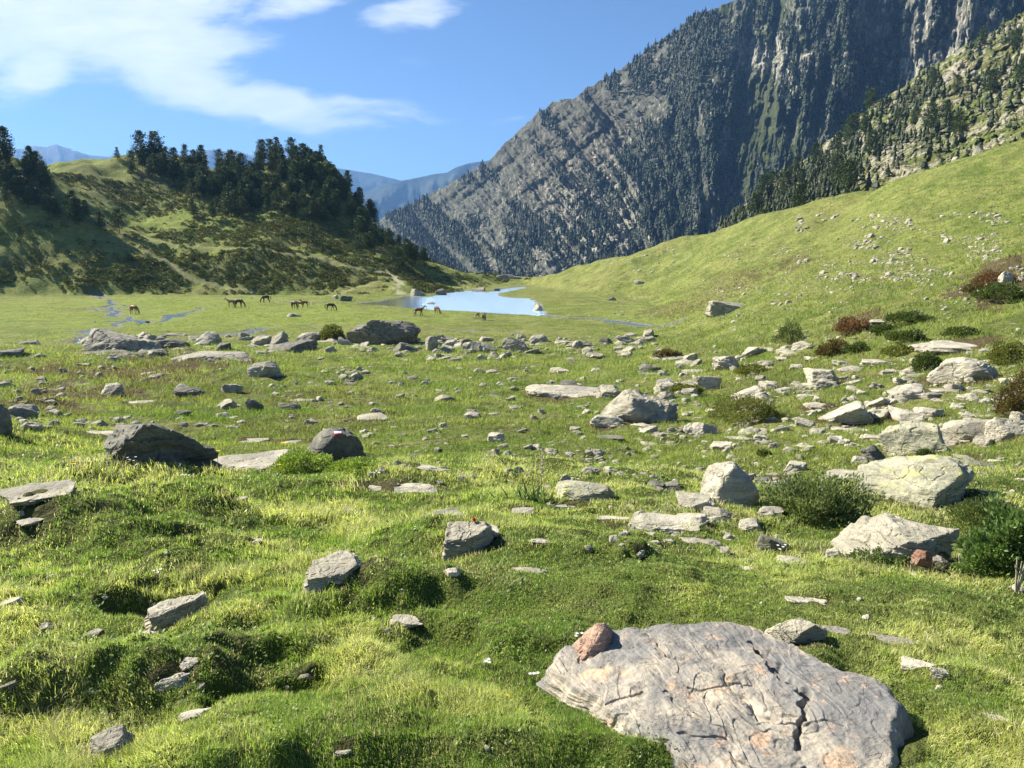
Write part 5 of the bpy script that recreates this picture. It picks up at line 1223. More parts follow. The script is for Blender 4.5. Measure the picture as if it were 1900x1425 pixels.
def build_pines():
    one = [(262, 306, 58, 'left one of the twin pines standing on the skyline of the left hill', 0), (289, 306, 58, 'right one of the twin pines standing on the skyline of the left hill', 1),
           (222, 432, 44, 'lone dark bushy pine at the tip of the left spur', 3), (12, 306, 66, 'tall pine with rounded top at the left edge of the picture', 1), (578, 452, 36, 'small pine alone among heath below the stand', 2),
           (218, 297, 22, 'tiny pine on the bare left part of the ridge', 2), (490, 470, 14, 'low dark pine bush on the grassy terrace', 3), (360, 405, 34, 'young pine in front of the left end of the stand', 2),
           (395, 408, 32, 'young pine right beside another one in front of the stand', 4), (424, 402, 44, 'broad young pine at the lower edge of the stand', 0), (740, 505, 46, 'pine just above the footpath near the lake', 0), (600, 470, 22, 'small pine in the heath above the terrace', 2)]
    for px, py, h, lab, k in one: pine_px(px, py, h, lab, None, k)
    zones = [  # polygon in the picture over the hillside, count, height range, label, group
     ([(0, 300), (40, 310), (85, 335), (120, 365), (160, 405), (215, 430), (150, 420), (90, 400), (0, 380)], 36, 28, 48, 'dark pine in the shaded stand on the left spur', 'pines on the left spur'),
     ([(225, 300), (330, 305), (440, 320), (480, 330), (470, 372), (420, 385), (330, 345), (240, 330)], 58, 24, 42, 'dark pine on the long ridge of the left hill', 'pines along the ridge of the left hill'),
     ([(480, 300), (560, 292), (625, 325), (560, 345), (480, 345)], 34, 26, 44, 'tall pine crowning the right summit of the left hill', 'pines on the summit of the left hill'),
     ([(470, 345), (540, 350), (625, 330), (680, 395), (720, 440), (690, 450), (620, 425), (540, 400), (450, 392)], 78, 24, 42, 'dark pine in the dense stand on the right hill flank', 'pines on the right flank of the left hill'),
     ([(330, 335), (480, 345), (500, 395), (470, 402), (410, 398), (350, 362)], 40, 22, 38, 'pine in the middle of the left hill, below the ridge stand', 'pines below the ridge stand'),
     ([(640, 430), (720, 442), (760, 470), (800, 492), (770, 510), (720, 492), (660, 470)], 22, 22, 36, 'pine on the slope running down to the lake', 'pines on the slope down to the lake')]
    g = np.random.default_rng(5)
    for poly, n, h0, h1, lab, grp in zones:
        P = np.array(poly); k = 0; tries = 0
        xs = g.uniform(P[:, 0].min(), P[:, 0].max(), n*30); ys = g.uniform(P[:, 1].min(), P[:, 1].max(), n*30)
        ok = inpoly(xs, ys, poly); xs, ys = xs[ok][:n], ys[ok][:n]
        X, Y, Z = raymarch(xs, ys)
        # points that miss the hill (above its edge) stand on the crest instead
        made = []
        for px, py, a, b, c in zip(xs, ys, X, Y, Z):
            dy = 0
            while np.isnan(a) or math.hypot(a, b) > 420:
                dy += 4
                if dy > 60: break
                a, b, c = [q[0] for q in raymarch(px, py+dy)]
            if np.isnan(a): continue
            made.append(put_pine(a, b, c, g.uniform(h0, h1)/FPX*b, lab, grp))
        rank_labels(made)
build_pines()

# --- conifers on the far faces: a wood read as one mass, and single trees on the nearer slope
def conifer_low(seed, k=3):
    g = np.random.default_rng(seed); V = []; T = []; b = 0
    for i in range(5):
        z0 = .02+i*.18; z1 = z0+.40-.03*i; r = (.24-.040*i)*g.uniform(.8, 1.2); n = 6; an = np.linspace(0, 2*pi, n, endpoint=False)+g.random()
        rr = r*g.uniform(.5, 1.3, n); ring = np.stack([np.cos(an)*rr, np.sin(an)*rr, np.full(n, z0)+g.uniform(-.05, .06, n)], 1)
        V.append(np.concatenate([ring, [[g.normal(0, .015), g.normal(0, .015), min(z1, 1)]]])); T += [[b+j, b+(j+1) % n, b+n] for j in range(n)]; b += n+1
    return np.concatenate(V), np.array(T)
def build_far_wood():
    g = np.random.default_rng(17); LOW = [conifer_low(s) for s in range(6)]
    n = 105000; px = g.uniform(560, 2050, n); v = g.uniform(.0, 1.0, n)
    X, Y, Z, yj = mountain_pt(px, v); d = ascl(TREE, px, yj)
    cl = .75*fbm2((px+(yj-300)*np.where(px < 1150, -.9, .15))/24, yj/120, 4, 201, .6)+.5*fbm2(px/60, yj/50, 3, 205)
    keep = g.random(n) < np.clip((d*2.0-.68+cl*1.6), 0, 1)*.66
    X, Y, Z = X[keep], Y[keep], Z[keep]; n = len(X); print('far trees', n)
    def merge(X, Y, Z, hh, cols, mat, name):
        VV, TT, CC, base = [], [], [], 0
        ks = g.integers(6, size=len(X))
        for k in range(6):
            s = ks == k; m_ = s.sum(); V, T = LOW[k]
            a = g.uniform(0, 6.28, m_); h = hh[s]; ca_, sa_ = np.cos(a)[:, None], np.sin(a)[:, None]
            x = (V[None, :, 0]*ca_-V[None, :, 1]*sa_)*h[:, None]*1.15+X[s][:, None]; y = (V[None, :, 0]*sa_+V[None, :, 1]*ca_)*h[:, None]*1.15+Y[s][:, None]; z = V[None, :, 2]*h[:, None]+Z[s][:, None]-.8
            VV.append(np.stack([x, y, z], -1).reshape(-1, 3)); TT.append((np.arange(m_)[:, None, None]*len(V)+T[None]+base).reshape(-1, 3)); base += m_*len(V)
            c = np.array(cols[0])+(np.array(cols[1])-np.array(cols[0]))*g.random((m_, 1)); CC.append(np.repeat(c[:, None], len(V), 1).reshape(-1, 3))
        return mesh_np(name, np.concatenate(VV), tris=np.concatenate(TT), mat=mat, cols={'col': np.concatenate(CC)}, smooth=False)
    me = merge(X, Y, Z, np.clip(g.lognormal(2.28, .28, n), 4, 19), ((.012, .024, .012), (.036, .056, .022)), M['needle'], 'mountain_forest')
    tag(obj('mountain_forest', me), 'dark conifer forest covering the ribs and gullies of the big mountain', 'forest', kind='stuff')
    # nearer slope: individual pines
    n = 2600; px = g.uniform(1335, 1895, n); v = g.uniform(.03, .98, n)
    dens = np.interp(px, [1335, 1400, 1450, 1600, 1750, 1900], [.9, .95, .9, .65, .35, .3])*(1-.0*v)+.5*fbm2(px/40, v*5, 3, 301)
    band = np.exp(-((v-np.interp(px, [1340, 1500, 1700, 1900], [.5, .5, .75, .8]))/.38)**2)
    k = g.random(n) < dens*band; px, v = px[k], v[k]; X, Y, Z, yj = side_pt(px, v)
    k = (yj > 5); X, Y, Z, px = X[k], Y[k], Z[k], px[k]
    m_ = min(46, len(X))
    rank_labels([put_pine(a, b, c-.5, g.uniform(7, 16), 'dark pine on the steep rocky slope', 'pines on the steep rocky slope') for a, b, c in list(zip(X, Y, Z))[:m_]])
    if len(X) > m_:
        me = merge(X[m_:], Y[m_:], Z[m_:], g.uniform(3, 10, len(X)-m_), ((.03, .045, .016), (.07, .085, .03)), M['needle'], 'slope_scrub')
        tag(obj('slope_scrub', me), 'low conifer scrub between pale rocks on the steep slope', 'scrub', kind='stuff')
    # outcrops of pale rock on that slope
    n = 420; px = g.uniform(1330, 1900, n); v = g.random(n); X, Y, Z, yj = side_pt(px, v); k = fbm2(px/30, v*9, 3, 351) > .12; X, Y, Z = X[k], Y[k], Z[k]
    VV, FF, base = [], [], 0
    for a, b, c in zip(X, Y, Z):
        V, F = ROCKLOW[g.integers(len(ROCKLOW))]; s = 1.2+4*g.random()**5; th = g.uniform(0, 6.28); vv = V*s*np.array([1, 1, g.uniform(.8, 1.8)])
        VV.append(np.stack([vv[:, 0]*cos(th)-vv[:, 1]*sin(th)+a, vv[:, 0]*sin(th)+vv[:, 1]*cos(th)+b, vv[:, 2]+c-.2*s], 1)); FF.append(F+base); base += len(V)
    tag(obj('scree', mesh_np('scree', np.concatenate(VV), tris=np.concatenate(FF), mat=M['grey'], smooth=False)), 'pale broken rocks strewn over the steep slope', 'rocks', kind='stuff')
ROCKLOW = [rock_shape(k, (1, .8, .6), 970+i, 3) for i, k in enumerate('WBWB')]
build_far_wood()

# --- heath: low shrubs on the left hill, uncountable
def heath_field():
    g = np.random.default_rng(23)
    protos = [leafy(44, .26, dome(.5, .5, .30, .5, .35, s), s, ((.075, .09, .03), (.19, .20, .065)), .3, .8, .3) for s in range(5)]
    n = 52000; az = g.uniform(R(-41), R(2), n); lr = g.uniform(math.log(205), math.log(350), n)
    d = bil(heath, A_IN, np.log(R_IN), az, lr); pt_ = bil(np.maximum(pathm, trm), A_IN, np.log(R_IN), az, lr); fl = bil(FLAT, A_IN, np.log(R_IN), az, lr)
    x = np.sin(az)*np.exp(lr); y = np.cos(az)*np.exp(lr); cl = fbm2(x/7, y/7, 3, 5)
    k = (g.random(n) < np.clip(fbm2(x/1.7, y/1.7, 2, 8)*.5+d*1.15+.55*cl-.05, 0, 1)) & (pt_ < .2) & (fl < .4)
    x, y = x[k], y[k]; z = hz(x, y); n = len(x); print('heath', n)
    VV, QQ, CC, base = [], [], [], 0
    ks = g.integers(5, size=n)
    for j in range(5):
        s = ks == j; m_ = s.sum(); V, Q, c = protos[j]; sc = g.uniform(.5, 1.7, m_)
        P = V[None]*sc[:, None, None]+np.stack([x[s], y[s], z[s]-.05], 1)[:, None]
        VV.append(P.reshape(-1, 3)); QQ.append((np.arange(m_)[:, None, None]*len(V)+Q[None]+base).reshape(-1, 4)); base += m_*len(V)
        tint = np.where(g.random((m_, 1)) < .25, np.array([[1.2, .95, .8]]), np.array([[1.0, 1.05, .9]]))*g.uniform(.7, 1.3, (m_, 1))
        CC.append((c[None]*tint[:, None]).reshape(-1, 3))
    me = mesh_np('heath', np.concatenate(VV), quads=np.concatenate(QQ), mat=M['needle'], cols={'col': np.concatenate(CC)}, smooth=False)
    tag(obj('heath', me), 'low dark heath shrubs covering the left hillside', 'heath', kind='stuff')
heath_field()

def shrub(px, py, w, h, cols, label, n=1800, leaf=None, name='shrub', group=None, stems=True, seed=0, lump=.35, up=.4, aspect=.5, trans='leaf', dz=0.0, depth=.8):
    X, Y, Z = [q[0] for q in raymarch(px, py)]
    if np.isnan(X): print('MISS', label); return
    wm = w/FPX*Y; hm = h/FPX*Y*.95; dm = wm*depth; r = math.hypot(X, Y); cx, cy = X+X/r*dm*.3, Y+Y/r*dm*.3; z0 = float(hz(np.array([cx]), np.array([cy]))[0])+dz
    o = bpy.data.objects.new(name, None); COL.objects.link(o); o.location = (cx, cy, z0); tag(o, label, 'shrub', group)
    lf = (leaf or max(.012, .0042*Y))*.62
    V, Q, c = leafy(int(n*2.2), lf, dome(wm/2, dm/2, hm, .6, lump, seed+px), int(px+py), cols, .35, aspect, up)
    obj('foliage', mesh_np('foliage', V, quads=Q, mat=M[trans], cols={'col': c}, smooth=False), parent=o)
    if stems:
        g = np.random.default_rng(int(px)); tb = []
        for i in range(14):
            a = g.uniform(0, 6.28); e = g.uniform(.3, .8); tb.append(tube((cos(a)*wm*.06, sin(a)*dm*.06, -.03), (cos(a)*wm*.4*e, sin(a)*dm*.4*e, hm*g.uniform(.6, .9)), .006*hm+.003, .002*hm+.001, 4))
        v, q = join(tb); obj('stem', mesh_np('stem', v, quads=q, mat=M['bark']), parent=o)
    return o
DG = ((.05, .075, .02), (.13, .17, .045)); RG = ((.07, .08, .025), (.22, .14, .06)); RD = ((.14, .07, .035), (.25, .15, .07)); LG = ((.14, .22, .04), (.36, .44, .09)); OL = ((.10, .12, .03), (.24, .24, .06))
shrub(1388, 792, 142, 52, OL, 'wide rounded olive-green shrub among the rubble', 5200, leaf=.07, seed=1)
shrub(1465, 640, 52, 42, DG, 'small bushy dark pine sapling on the slope', 2600, leaf=.15, aspect=.25, name='pine_sapling', up=.9, trans='needle', seed=2, lump=.5)
shrub(1272, 730, 60, 18, OL, 'low dull green bush in the left part of the rubble', 1500, seed=3)
shrub(1545, 662, 62, 28, RG, 'brownish round bush alone on the slope', 1700, seed=4)
shrub(1580, 620, 66, 26, RD, 'red-leaved bush left of the thin pale plates', 1500, seed=5)
shrub(1395, 695, 60, 16, OL, 'brown-green bush behind the broad bright rock', 1200, seed=6)
shrub(1885, 770, 75, 78, RG, 'reddish-green bush at the right edge above the pale block', 3600, seed=7, lump=.45)
shrub(1682, 635, 70, 22, DG, 'dark green bush left of the long pale tilted slab', 1500, seed=8)
shrub(1870, 675, 80, 36, OL, 'olive bush at the right edge behind the large round boulder', 2000, seed=9)
shrub(1690, 600, 80, 20, DG, 'dark bush above the long pale tilted slab', 1500, seed=10)
shrub(1855, 560, 90, 26, DG, 'dark green bush at the right edge below the reddish shrubs', 1800, seed=11)
shrub(1850, 525, 80, 22, RD, 'reddish-brown shrub around the white pointed stone', 1700, seed=12)
shrub(1820, 545, 60, 16, RG, 'brownish shrub left of the dark green edge bush', 1200, seed=12)
shrub(1590, 655, 40, 16, DG, 'small bush between the brownish bush and the leaning white slab', 900, seed=13)
shrub(1720, 690, 60, 34, DG, 'dark bush left of the large round boulder', 1500, seed=14)
shrub(1670, 660, 60, 20, OL, 'olive bush behind the leaning white slab', 1200, seed=15)
shrub(1640, 620, 50, 14, DG, 'flat dark bush in front of the thin pale plates', 900, seed=16)
shrub(1785, 626, 60, 16, DG, 'dark bush hugging the top of the long pale tilted slab', 900, seed=17)
shrub(1240, 665, 50, 12, RG, 'low brown-green bush above the left rubble', 800, seed=18)
shrub(1418, 845, 26, 8, DG, 'little bush below the olive shrub', 300, seed=19)
shrub(1715, 855, 34, 20, DG, 'small green plant at the foot of the tall cracked rock', 700, seed=20)
shrub(618, 632, 46, 26, OL, 'bush growing against the left side of the overhanging boulder', 1300, seed=21)
shrub(475, 600, 0.1, .1, OL, 'x', 4) if False else None
shrub(1515, 972, 180, 66, ((.08, .11, .04), (.26, .31, .12)), 'loose leafy willow shrub beside the dome-shaped boulder', 4600, leaf=.05, seed=22, lump=.75, up=.8, aspect=.35)
shrub(1865, 1072, 165, 104, ((.06, .10, .03), (.19, .28, .08)), 'tall leafy dark green shrub at the right edge of the foreground', 5200, leaf=.055, seed=23, lump=.8, up=.6, aspect=.4)
shrub(1845, 985, 150, 52, ((.07, .10, .03), (.19, .23, .07)), 'loose greyish-green shrub behind the big layered schist rock', 4000, leaf=.04, seed=24, lump=.6, up=.9, aspect=.3)
shrub(560, 880, 120, 34, LG, 'bright low bilberry shrub in front of the marked boulder', 3000, leaf=.035, seed=25)
shrub(350, 858, 70, 22, LG, 'bright low bilberry shrub between the big dark boulder and the pale rock', 1500, leaf=.035, seed=26)
shrub(665, 878, 110, 22, LG, 'bright low bilberry shrub right of the marked boulder', 2200, leaf=.035, seed=27)
shrub(1640, 1045, 130, 24, ((.07, .11, .03), (.17, .24, .06)), 'low green plants along the foot of the big layered schist rock', 1500, leaf=.03, seed=28)
shrub(243, 606, 56, 20, DG, 'small dark bush on top of the large tilted rock', 700, leaf=.45, seed=29, dz=2.6, up=.9, stems=True) if False else None

# --- single flowers and stalks
def plant(px, py, h, label, build, name, cat='plant', on=None):
    X, Y, Z = [q[0] for q in raymarch(px, py)]
    z = float(Z)
    if on is not None: z = on(X, Y) or z
    o = bpy.data.objects.new(name, None); COL.objects.link(o); o.location = (X, Y, z); tag(o, label, cat); build(o, h/FPX*Y, Y); return o
def disc_flower(o, H, Y, mat='yellow', r=None):
    r = r or H*.16; v, q = tube((0, 0, -.01), (H*.06, 0, H*.9), .0016+.0002*Y, .0012+.0002*Y, 5); obj('stem', mesh_np('stem', v, quads=q, mat=M['stem']), parent=o)
    V = []; Q = []
    for k in range(14):
        a = 2*pi*k/14; d = np.array([cos(a), sin(a), .28]); s = np.array([-sin(a), cos(a), 0]); c = np.array([H*.06, 0, H*.9]); b = len(V)
        V += [c+d*r*.15, c+d*r*.6+s*r*.2, c+d*r, c+d*r*.6-s*r*.2]; Q.append([b, b+1, b+2, b+3])
    V, Q = np.array(V), np.array(Q); obj('flower_head', mesh_np('flower_head', V, quads=Q, mat=M[mat]), parent=o)
    lv, lq, lc = leafy(10, H*.35, lambda g, n: (np.tile([0, 0, 0.0], (n, 1)), np.stack([np.cos(np.arange(n)*1.9), np.sin(np.arange(n)*1.9), np.full(n, .2)], 1)), 3, ((.07, .14, .03), (.12, .2, .04)), .2, .3, .1)
    obj('leaves', mesh_np('leaves', lv, quads=lq, mat=M['leaf'], cols={'col': lc}), parent=o)
for (px, py, h, lab) in ((137, 890, 34, 'tall yellow flower at the left end of the knoll edge'), (120, 868, 22, 'smaller yellow flower left of the tall one'), (404, 866, 34, 'yellow flower standing before the low pale rock'),
                         (525, 860, 44, 'yellow flower on a long stalk left of the marked boulder'), (940, 1305, 20, 'small yellow flower left of the huge pale slab'), (716, 1352, 10, 'tiny yellow flower low in the grass'),
                         (364, 880, 16, 'small yellow flower low in the grass before the low pale rock'), (517, 888, 30, 'yellow flower nearest the camera left of the marked boulder')):
    if lab.startswith('tiny'): continue
    plant(px, py, h, lab, disc_flower, 'yellow_flower', 'flower')
def white_cluster(o, H, Y):
    g = np.random.default_rng(int(Y*1000) % 997); tb = []; V = []; Q = []
    for k in range(4):
        a = g.uniform(0, 6.28); p = np.array([cos(a)*H*.35, sin(a)*H*.35, H*g.uniform(.7, 1)]); tb.append(tube((0, 0, -.01), p, .0012, .001, 4))
        for j in range(5):
            t_ = 2*pi*j/5; d = np.array([cos(t_), sin(t_), .5])*(.006+.0012*Y); s = np.array([-sin(t_), cos(t_), 0])*(.003+.0006*Y); b = len(V); V += [p, p+d*.6+s, p+d, p+d*.6-s]; Q.append([b, b+1, b+2, b+3])
    v, q = join(tb); obj('stem', mesh_np('stem', v, quads=q, mat=M['stem']), parent=o); obj('petals', mesh_np('petals', np.array(V), quads=np.array(Q), mat=M['white']), parent=o)
for (px, py, h, lab) in ((245, 870, 22, 'small white flowers before the big dark boulder'), (990, 1265, 22, 'white flowers right at the left tip of the huge pale slab'), (1075, 1195, 20, 'white flowers behind the reddish stone'), (1448, 1032, 22, 'white flowers beside the small dark pointed boulder'),
                         (905, 1240, 16, 'white flowers in the shaded grass left of the huge pale slab'), (292, 1075, 20, 'white flowers on the rim of the shaded hollow'), (700, 890, 18, 'white flowers before the long flat pale slab'), (345, 895, 16, 'white flowers in the grass before the bilberry shrub')):
    plant(px, py, h, lab, white_cluster, 'white_flowers', 'flower')
def tall_stalk(o, H, Y):
    v, q = tube((0, 0, -.02), (.02*H, 0, H*.9), .006, .004, 6); obj('stem', mesh_np('stem', v, quads=q, mat=M['dry']), parent=o)
    V, Q, c = leafy(150, H*.035, lambda g, n: (np.stack([.02*H+g.normal(0, H*.009, n), g.normal(0, H*.009, n), H*(.55+.45*g.random(n))], 1), np.tile([0, 0, 1.], (n, 1))), 3, ((.42, .36, .30), (.62, .55, .50)), .2, .6, .2)
    obj('flower_spike', mesh_np('flower_spike', V, quads=Q, mat=M['leaf'], cols={'col': c}), parent=o)
    lv, lq, lc = leafy(26, H*.30, lambda g, n: (g.normal(0, H*.08, (n, 3))*np.array([1, 1, .1]), np.stack([g.normal(0, 1, n), g.normal(0, 1, n), np.full(n, 1.2)], 1)), 4, ((.09, .15, .05), (.22, .30, .10)), .2, .14, .5)
    obj('leaves', mesh_np('leaves', lv, quads=lq, mat=M['leaf'], cols={'col': lc}), parent=o)
plant(1003, 938, 112, 'tall faded flower stalk rising from a tuft of long leaves in the middle', tall_stalk, 'flower_stalk')
def leaf_tuft(o, H, Y):
    lv, lq, lc = leafy(30, H*.8, lambda g, n: (g.normal(0, H*.25, (n, 3))*np.array([1.6, 1, .05]), np.stack([g.normal(0, .8, n), g.normal(0, .8, n), np.full(n, 1.2)], 1)), 14, ((.08, .14, .04), (.20, .27, .09)), .2, .12, .6)
    obj('leaves', mesh_np('leaves', lv, quads=lq, mat=M['leaf'], cols={'col': lc}), parent=o)
plant(976, 930, 46, 'tuft of long dark green leaves left of the tall faded flower stalk', leaf_tuft, 'leafy_plant')
def dead_twigs(o, H, Y):
    g = np.random.default_rng(4); tb = []
    for k in range(5):
        a = g.uniform(-.5, .5); p = np.array([a*H*.5, g.uniform(-.1, .1)*H, H*g.uniform(.6, 1)]); tb.append(tube((a*H*.1, 0, -.02), p, .006, .003, 5)); tb.append(tube(p*.55, p*.55+np.array([g.uniform(-.25, .25)*H, 0, .25*H]), .004, .002, 4))
    v, q = join(tb); obj('twigs', mesh_np('twigs', v, quads=q, mat=M['dry']), parent=o)
plant(1885, 1098, 70, 'bleached dead twigs sticking up in front of the right-hand shrub', dead_twigs, 'dead_twigs')
plant(1690, 1062, 24, 'short dry twigs at the foot of the big layered schist rock', dead_twigs, 'dead_twigs')

def red_flower():
    o_ = [q for q in COL.objects if 'a red flower on top' in q.get('label', '')][0]
    me = o_.data; co = np.array([v.co[:] for v in me.vertices]); i = np.argmax(co[:, 2]-.25*np.abs(co[:, 0]))
    bpy.context.view_layer.update(); p = o_.matrix_world@me.vertices[i].co
    o = bpy.data.objects.new('red_flower', None); COL.objects.link(o); o.location = (p.x, p.y, p.z-.004); tag(o, 'small red flower on top of the square-edged rock', 'flower'); H = 9/FPX*p.y
    v, q = tube((0, 0, 0), (0, 0, H*.7), .002, .002, 5); obj('stem', mesh_np('stem', v, quads=q, mat=M['stem']), parent=o)
    V, Q, c = leafy(60, H*.45, lambda g, n: (np.stack([g.normal(0, H*.12, n), g.normal(0, H*.12, n), H*.7+g.normal(0, H*.1, n)], 1), g.normal(0, 1, (n, 3))), 5, ((.45, .02, .04), (.65, .08, .10)), .2, .7, .2)
    obj('petals', mesh_np('petals', V, quads=Q, mat=M['leaf'], cols={'col': c}), parent=o)
red_flower()
def driftwood(px, py, L, label, yaw, tilt=.1):
    X, Y, Z = [q[0] for q in raymarch(px, py)]; Lm = L/FPX*Y; tb = []; p = np.array([-Lm/2, 0, 0.03*Lm]); g = np.random.default_rng(int(px))
    for k in range(6):
        q = p+np.array([Lm/6, g.normal(0, .02)*Lm, tilt*Lm/6+g.normal(0, .008)*Lm]); tb.append(tube(p, q, Lm*.04*(1-k/8), Lm*.04*(1-(k+1)/8), 6)); p = q
    tb.append(tube((-Lm*.1, 0, .05*Lm), (-Lm*.2, .05*Lm, .2*Lm), .02*Lm, .006*Lm, 5)); tb.append(tube((Lm*.15, 0, .06*Lm), (Lm*.22, -.05*Lm, .16*Lm), .015*Lm, .005*Lm, 5))
    v, q = join(tb); o = obj('dead_log', mesh_np('dead_log', v, quads=q, mat=M['dry']), (X, Y, Z), rz=yaw); tag(o, label, 'log')
driftwood(1660, 440, 28, 'grey dead log lying aslant on the upper right pasture', .5, .45)
driftwood(1848, 385, 28, 'grey dead log lying level near the top of the right pasture', .1)
driftwood(1465, 462, 18, 'short dead log on the middle of the right pasture', -.2)
# ------------------------------------------------------------------ horses
def skin_mesh(nodes, edges, sub=1):
    me = bpy.data.meshes.new('tmp'); me.from_pydata([n[0] for n in nodes], edges, []); me.update()
    o = bpy.data.objects.new('tmp', me); COL.objects.link(o)
    sk = o.modifiers.new('s', 'SKIN'); me.skin_vertices or me.skin_vertices.new() if hasattr(me.skin_vertices, 'new') else None
    sv = me.skin_vertices[0].data
    for i, n in enumerate(nodes): sv[i].radius = (n[1], n[2] if len(n) > 2 else n[1])
    sv[0].use_root = True
    ss = o.modifiers.new('b', 'SUBSURF'); ss.levels = sub; ss.render_levels = sub
    dg = bpy.context.evaluated_depsgraph_get(); m2 = bpy.data.meshes.new_from_object(o.evaluated_get(dg))
    bpy.data.objects.remove(o); bpy.data.meshes.remove(me)
    for p in m2.polygons: p.use_smooth = True
    return m2
def horse_meshes(graze=True, stride=0.0, foal=False):
    # x forward, withers 1.5 m; deep chest, tucked belly, neck, long head, jointed legs
    N = []; E = []
    def add(p, r, r2=None, link=None):
        N.append((p, r, r2 or r)); i = len(N)-1
        if link is not None: E.append((link, i))
        return i
    hip = add((-.48, 0, 1.18), .27, .29); loin = add((-.16, 0, 1.18), .26, .27, hip); bar = add((.14, 0, 1.13), .29, .31, loin); ch = add((.44, 0, 1.14), .26, .29, bar)
    bt = add((-.70, 0, 1.16), .17, .20, hip)
    if graze: nk = [((.70, 0, 1.10), .17, .13), ((.92, 0, .82), .13, .10), ((1.08, 0, .52), .11, .09)]; hd = [((1.12, 0, .36), .115, .095), ((1.10, 0, .16), .075, .065), ((1.08, 0, .05), .06, .055)]
    else: nk = [((.70, 0, 1.34), .17, .13), ((.90, 0, 1.52), .13, .10), ((1.06, 0, 1.66), .11, .09)]; hd = [((1.18, 0, 1.66), .115, .095), ((1.34, 0, 1.54), .075, .065), ((1.42, 0, 1.47), .06, .055)]
    p = ch
    for a, r, r2 in nk+hd: p = add(a, r, r2, p)
    for sy in (-1, 1):
        s = stride*sy
        sh = add((.48, .13*sy, .98), .13, .11, ch); el = add((.44+s*.3, .15*sy, .78), .085, .07, sh); kn = add((.46+s*1.0, .15*sy, .46), .055, .05, el); ft = add((.45+s*1.5, .15*sy, .13), .038, .035, kn); add((.48+s*1.6, .15*sy, .03), .06, .055, ft)
        st = add((-.50, .13*sy, .98), .16, .13, hip); sf = add((-.42-s*.3, .15*sy, .76), .12, .09, st); hk = add((-.66-s*1.0, .15*sy, .50), .06, .052, sf); fh = add((-.62-s*1.4, .15*sy, .14), .038, .036, hk); add((-.59-s*1.5, .15*sy, .03), .06, .055, fh)
    body = skin_mesh(N, E, 2)
    # ears, mane, tail
    hx, hz_ = (1.10, .46) if graze else (1.10, 1.78)
    ears = []
    for sy in (-1, 1): ears.append(tube((hx, .05*sy, hz_), (hx+(.10 if graze else -.02), .075*sy, hz_+(.10 if graze else .14)), .03, .006, 5))
    ev, eq = join(ears)
    neck = [(.55, 1.38), (.78, 1.16 if graze else 1.50), (.98, .88 if graze else 1.66), (1.12, .60 if graze else 1.80)]
    if graze: neck = [(.50, 1.42), (.78, 1.22), (1.00, .94), (1.16, .62), (1.22, .46)]
    else: neck = [(.50, 1.44), (.68, 1.52), (.86, 1.66), (1.02, 1.80), (1.10, 1.80)]
    V = []
    for i, (x, z) in enumerate(neck):
        for y in (-.05, .05): V.append((x, y, z))
        V.append((x-.02, .15, z-.20)); 
    n = len(neck); Q = []
    for i in range(n-1):
        b = i*3; Q += [[b, b+1, b+4, b+3], [b+1, b+2, b+5, b+4], [b+2, b, b+3, b+5]]
    tv, tq = join([tube((-.80, 0, 1.24), (-.93, 0, 1.02), .05, .07, 7), tube((-.93, 0, 1.02), (-.95, 0, .62), .07, .06, 7), tube((-.95, 0, .62), (-.92, 0, .40), .06, .012, 7)])
    return body, mesh_np('ears', ev, quads=eq), mesh_np('mane', V, quads=Q), mesh_np('tail', tv, quads=tq)
HM = {}
def put_horse(px, py, hpx, yaw, pose, coat, mane, label, small=1.0, cat='horse', group='horses grazing on the flat meadow'):
    key = (pose, coat, mane)
    if key not in HM:
        ms = horse_meshes(*{'g': (True, .0), 'gs': (True, .08), 's': (False, .0), 'w': (True, .14), 'l': (False, .12)}[pose])
        for m_, mt in zip(ms, (coat, coat, mane, mane)): m_.materials.clear(); m_.materials.append(M[mt])
        HM[key] = ms
    X, Y, Z = [q[0] for q in raymarch(px, py)]
    o = bpy.data.objects.new('horse', None); COL.objects.link(o); o.location = (X, Y, Z-.01); o.rotation_euler = (0, 0, yaw); s = 1.12*hpx/FPX*Y/1.5; o.scale = (s, s, s)
    tag(o, label, cat, group)
    for nm, m_ in zip(('body', 'ears', 'mane', 'tail'), HM[key]): obj(nm, m_, parent=o)
put_horse(249, 583, 16, -.45, 'g', 'coat_bay', 'mane_pale', 'bay horse grazing alone by the braided stream at the left')
put_horse(430, 570, 13, pi+.25, 's', 'coat_light', 'mane_pale', 'light sandy horse standing left of the dark grazing horse', .8)
put_horse(443, 571, 15, -.15, 'g', 'coat_dark', 'mane_dark', 'dark horse grazing right beside the light sandy horse')
put_horse(494, 562, 13, pi+.7, 'g', 'coat_dark', 'mane_dark', 'dark horse grazing farthest back near the foot of the heath hill')
put_horse(546, 573, 14, -.7, 'gs', 'coat_dark', 'mane_pale', 'dark horse with a pale rump left of the two foals')
put_horse(557, 570, 9, pi+.3, 's', 'coat_bay', 'mane_dark', 'left one of two small brown foals beside the dark horse')
put_horse(566, 570, 11, pi, 's', 'coat_bay', 'mane_dark', 'right one of two small brown foals beside the dark horse')
put_horse(613, 577, 14, -.1, 'w', 'coat_dark', 'mane_dark', 'dark horse grazing above the huge overhanging boulder')
put_horse(777, 587, 15, -.05, 'l', 'coat_bay', 'mane_pale', 'brown horse walking with lowered head toward the lake')
put_horse(811, 582, 13, -.9, 'gs', 'coat_bay', 'mane_pale', 'brown horse standing at the lake shore beside the domed rock')
put_horse(886, 590, 9, pi+.9, 'g', 'coat_light', 'mane_pale', 'small light foal left of its dark mother by the lake')
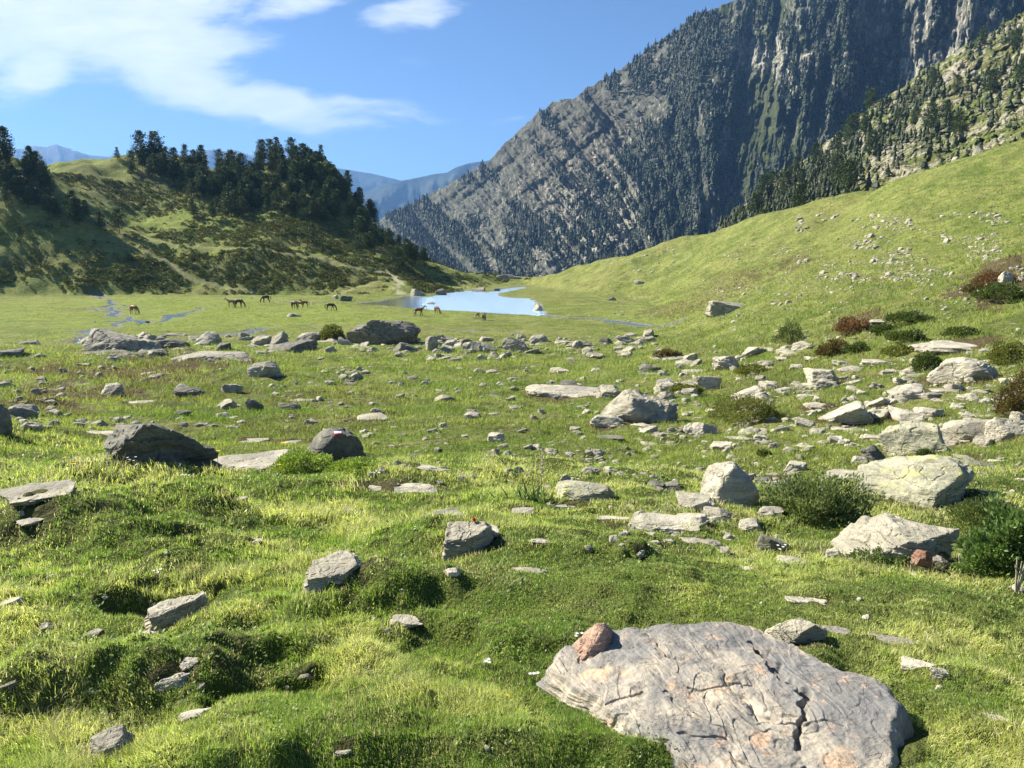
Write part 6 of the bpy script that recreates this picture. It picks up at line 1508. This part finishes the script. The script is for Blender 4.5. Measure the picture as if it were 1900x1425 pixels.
put_horse(898, 595, 14, -1.35, 'g', 'coat_dark', 'mane_dark', 'dark brown horse seen end-on by the lake right of the small foal')
# radio mast on the far ridge
def mast(px, h, label):
    y = poly1([(845, 311), (870, 303), (905, 298)], px); X, Y, Z = pt(px, y+1.5, 7190); H = h/FPX*Y; tb = []
    o = bpy.data.objects.new('radio_mast', None); COL.objects.link(o); o.location = (X, Y, Z); tag(o, label, 'mast')
    for a in range(3):
        t_ = 2*pi*a/3; tb.append(tube((cos(t_)*2.6, sin(t_)*2.6, -4), (cos(t_)*.8, sin(t_)*.8, H), .8, .6, 5))
    for k in range(8):
        for a in range(3):
            t1, t2 = 2*pi*a/3, 2*pi*(a+1)/3; z = H*k/8; r1, r2 = 2.6-1.8*k/8, 2.6-1.8*(k+1)/8; tb.append(tube((cos(t1)*r1, sin(t1)*r1, z), (cos(t2)*r2, sin(t2)*r2, z+H/8), .4, .4, 4))
    v, q = join(tb); obj('lattice', mesh_np('lattice', v, quads=q, mat=M['steel']), parent=o)
    v, q = join([tube((0, 0, H), (0, 0, H*1.15), .5, .3, 5)]); obj('antenna', mesh_np('antenna', v, quads=q, mat=M['steel']), parent=o)
mast(874, 9, 'thin radio mast on the blue ridge, the taller of two'); mast(880, 5, 'shorter radio mast on the blue ridge, right of the taller one')
# ------------------------------------------------------------------ haze
def build_haze():
    x, y0, y1, z0, z1 = 13900, -1500, 13500, -260, 1500
    V = [(-x, y0, z0), (x, y0, z0), (x, y1, z0), (-x, y1, z0), (-x, y0, z1), (x, y0, z1), (x, y1, z1), (-x, y1, z1)]
    Q = [(0, 3, 2, 1), (4, 5, 6, 7), (0, 1, 5, 4), (1, 2, 6, 5), (2, 3, 7, 6), (3, 0, 4, 7)]
    m, t, out = newmat('haze'); vo = t.new('ShaderNodeVolumePrincipled')
    vo.inputs['Color'].default_value = (.24, .50, 1.0, 1); vo.inputs['Density'].default_value = 7e-5; vo.inputs['Anisotropy'].default_value = 0.2
    t.l.new(vo.outputs[0], out.inputs['Volume'])
    tag(obj('haze', mesh_np('haze', V, quads=Q, mat=m, smooth=False)), kind='stuff')
build_haze()
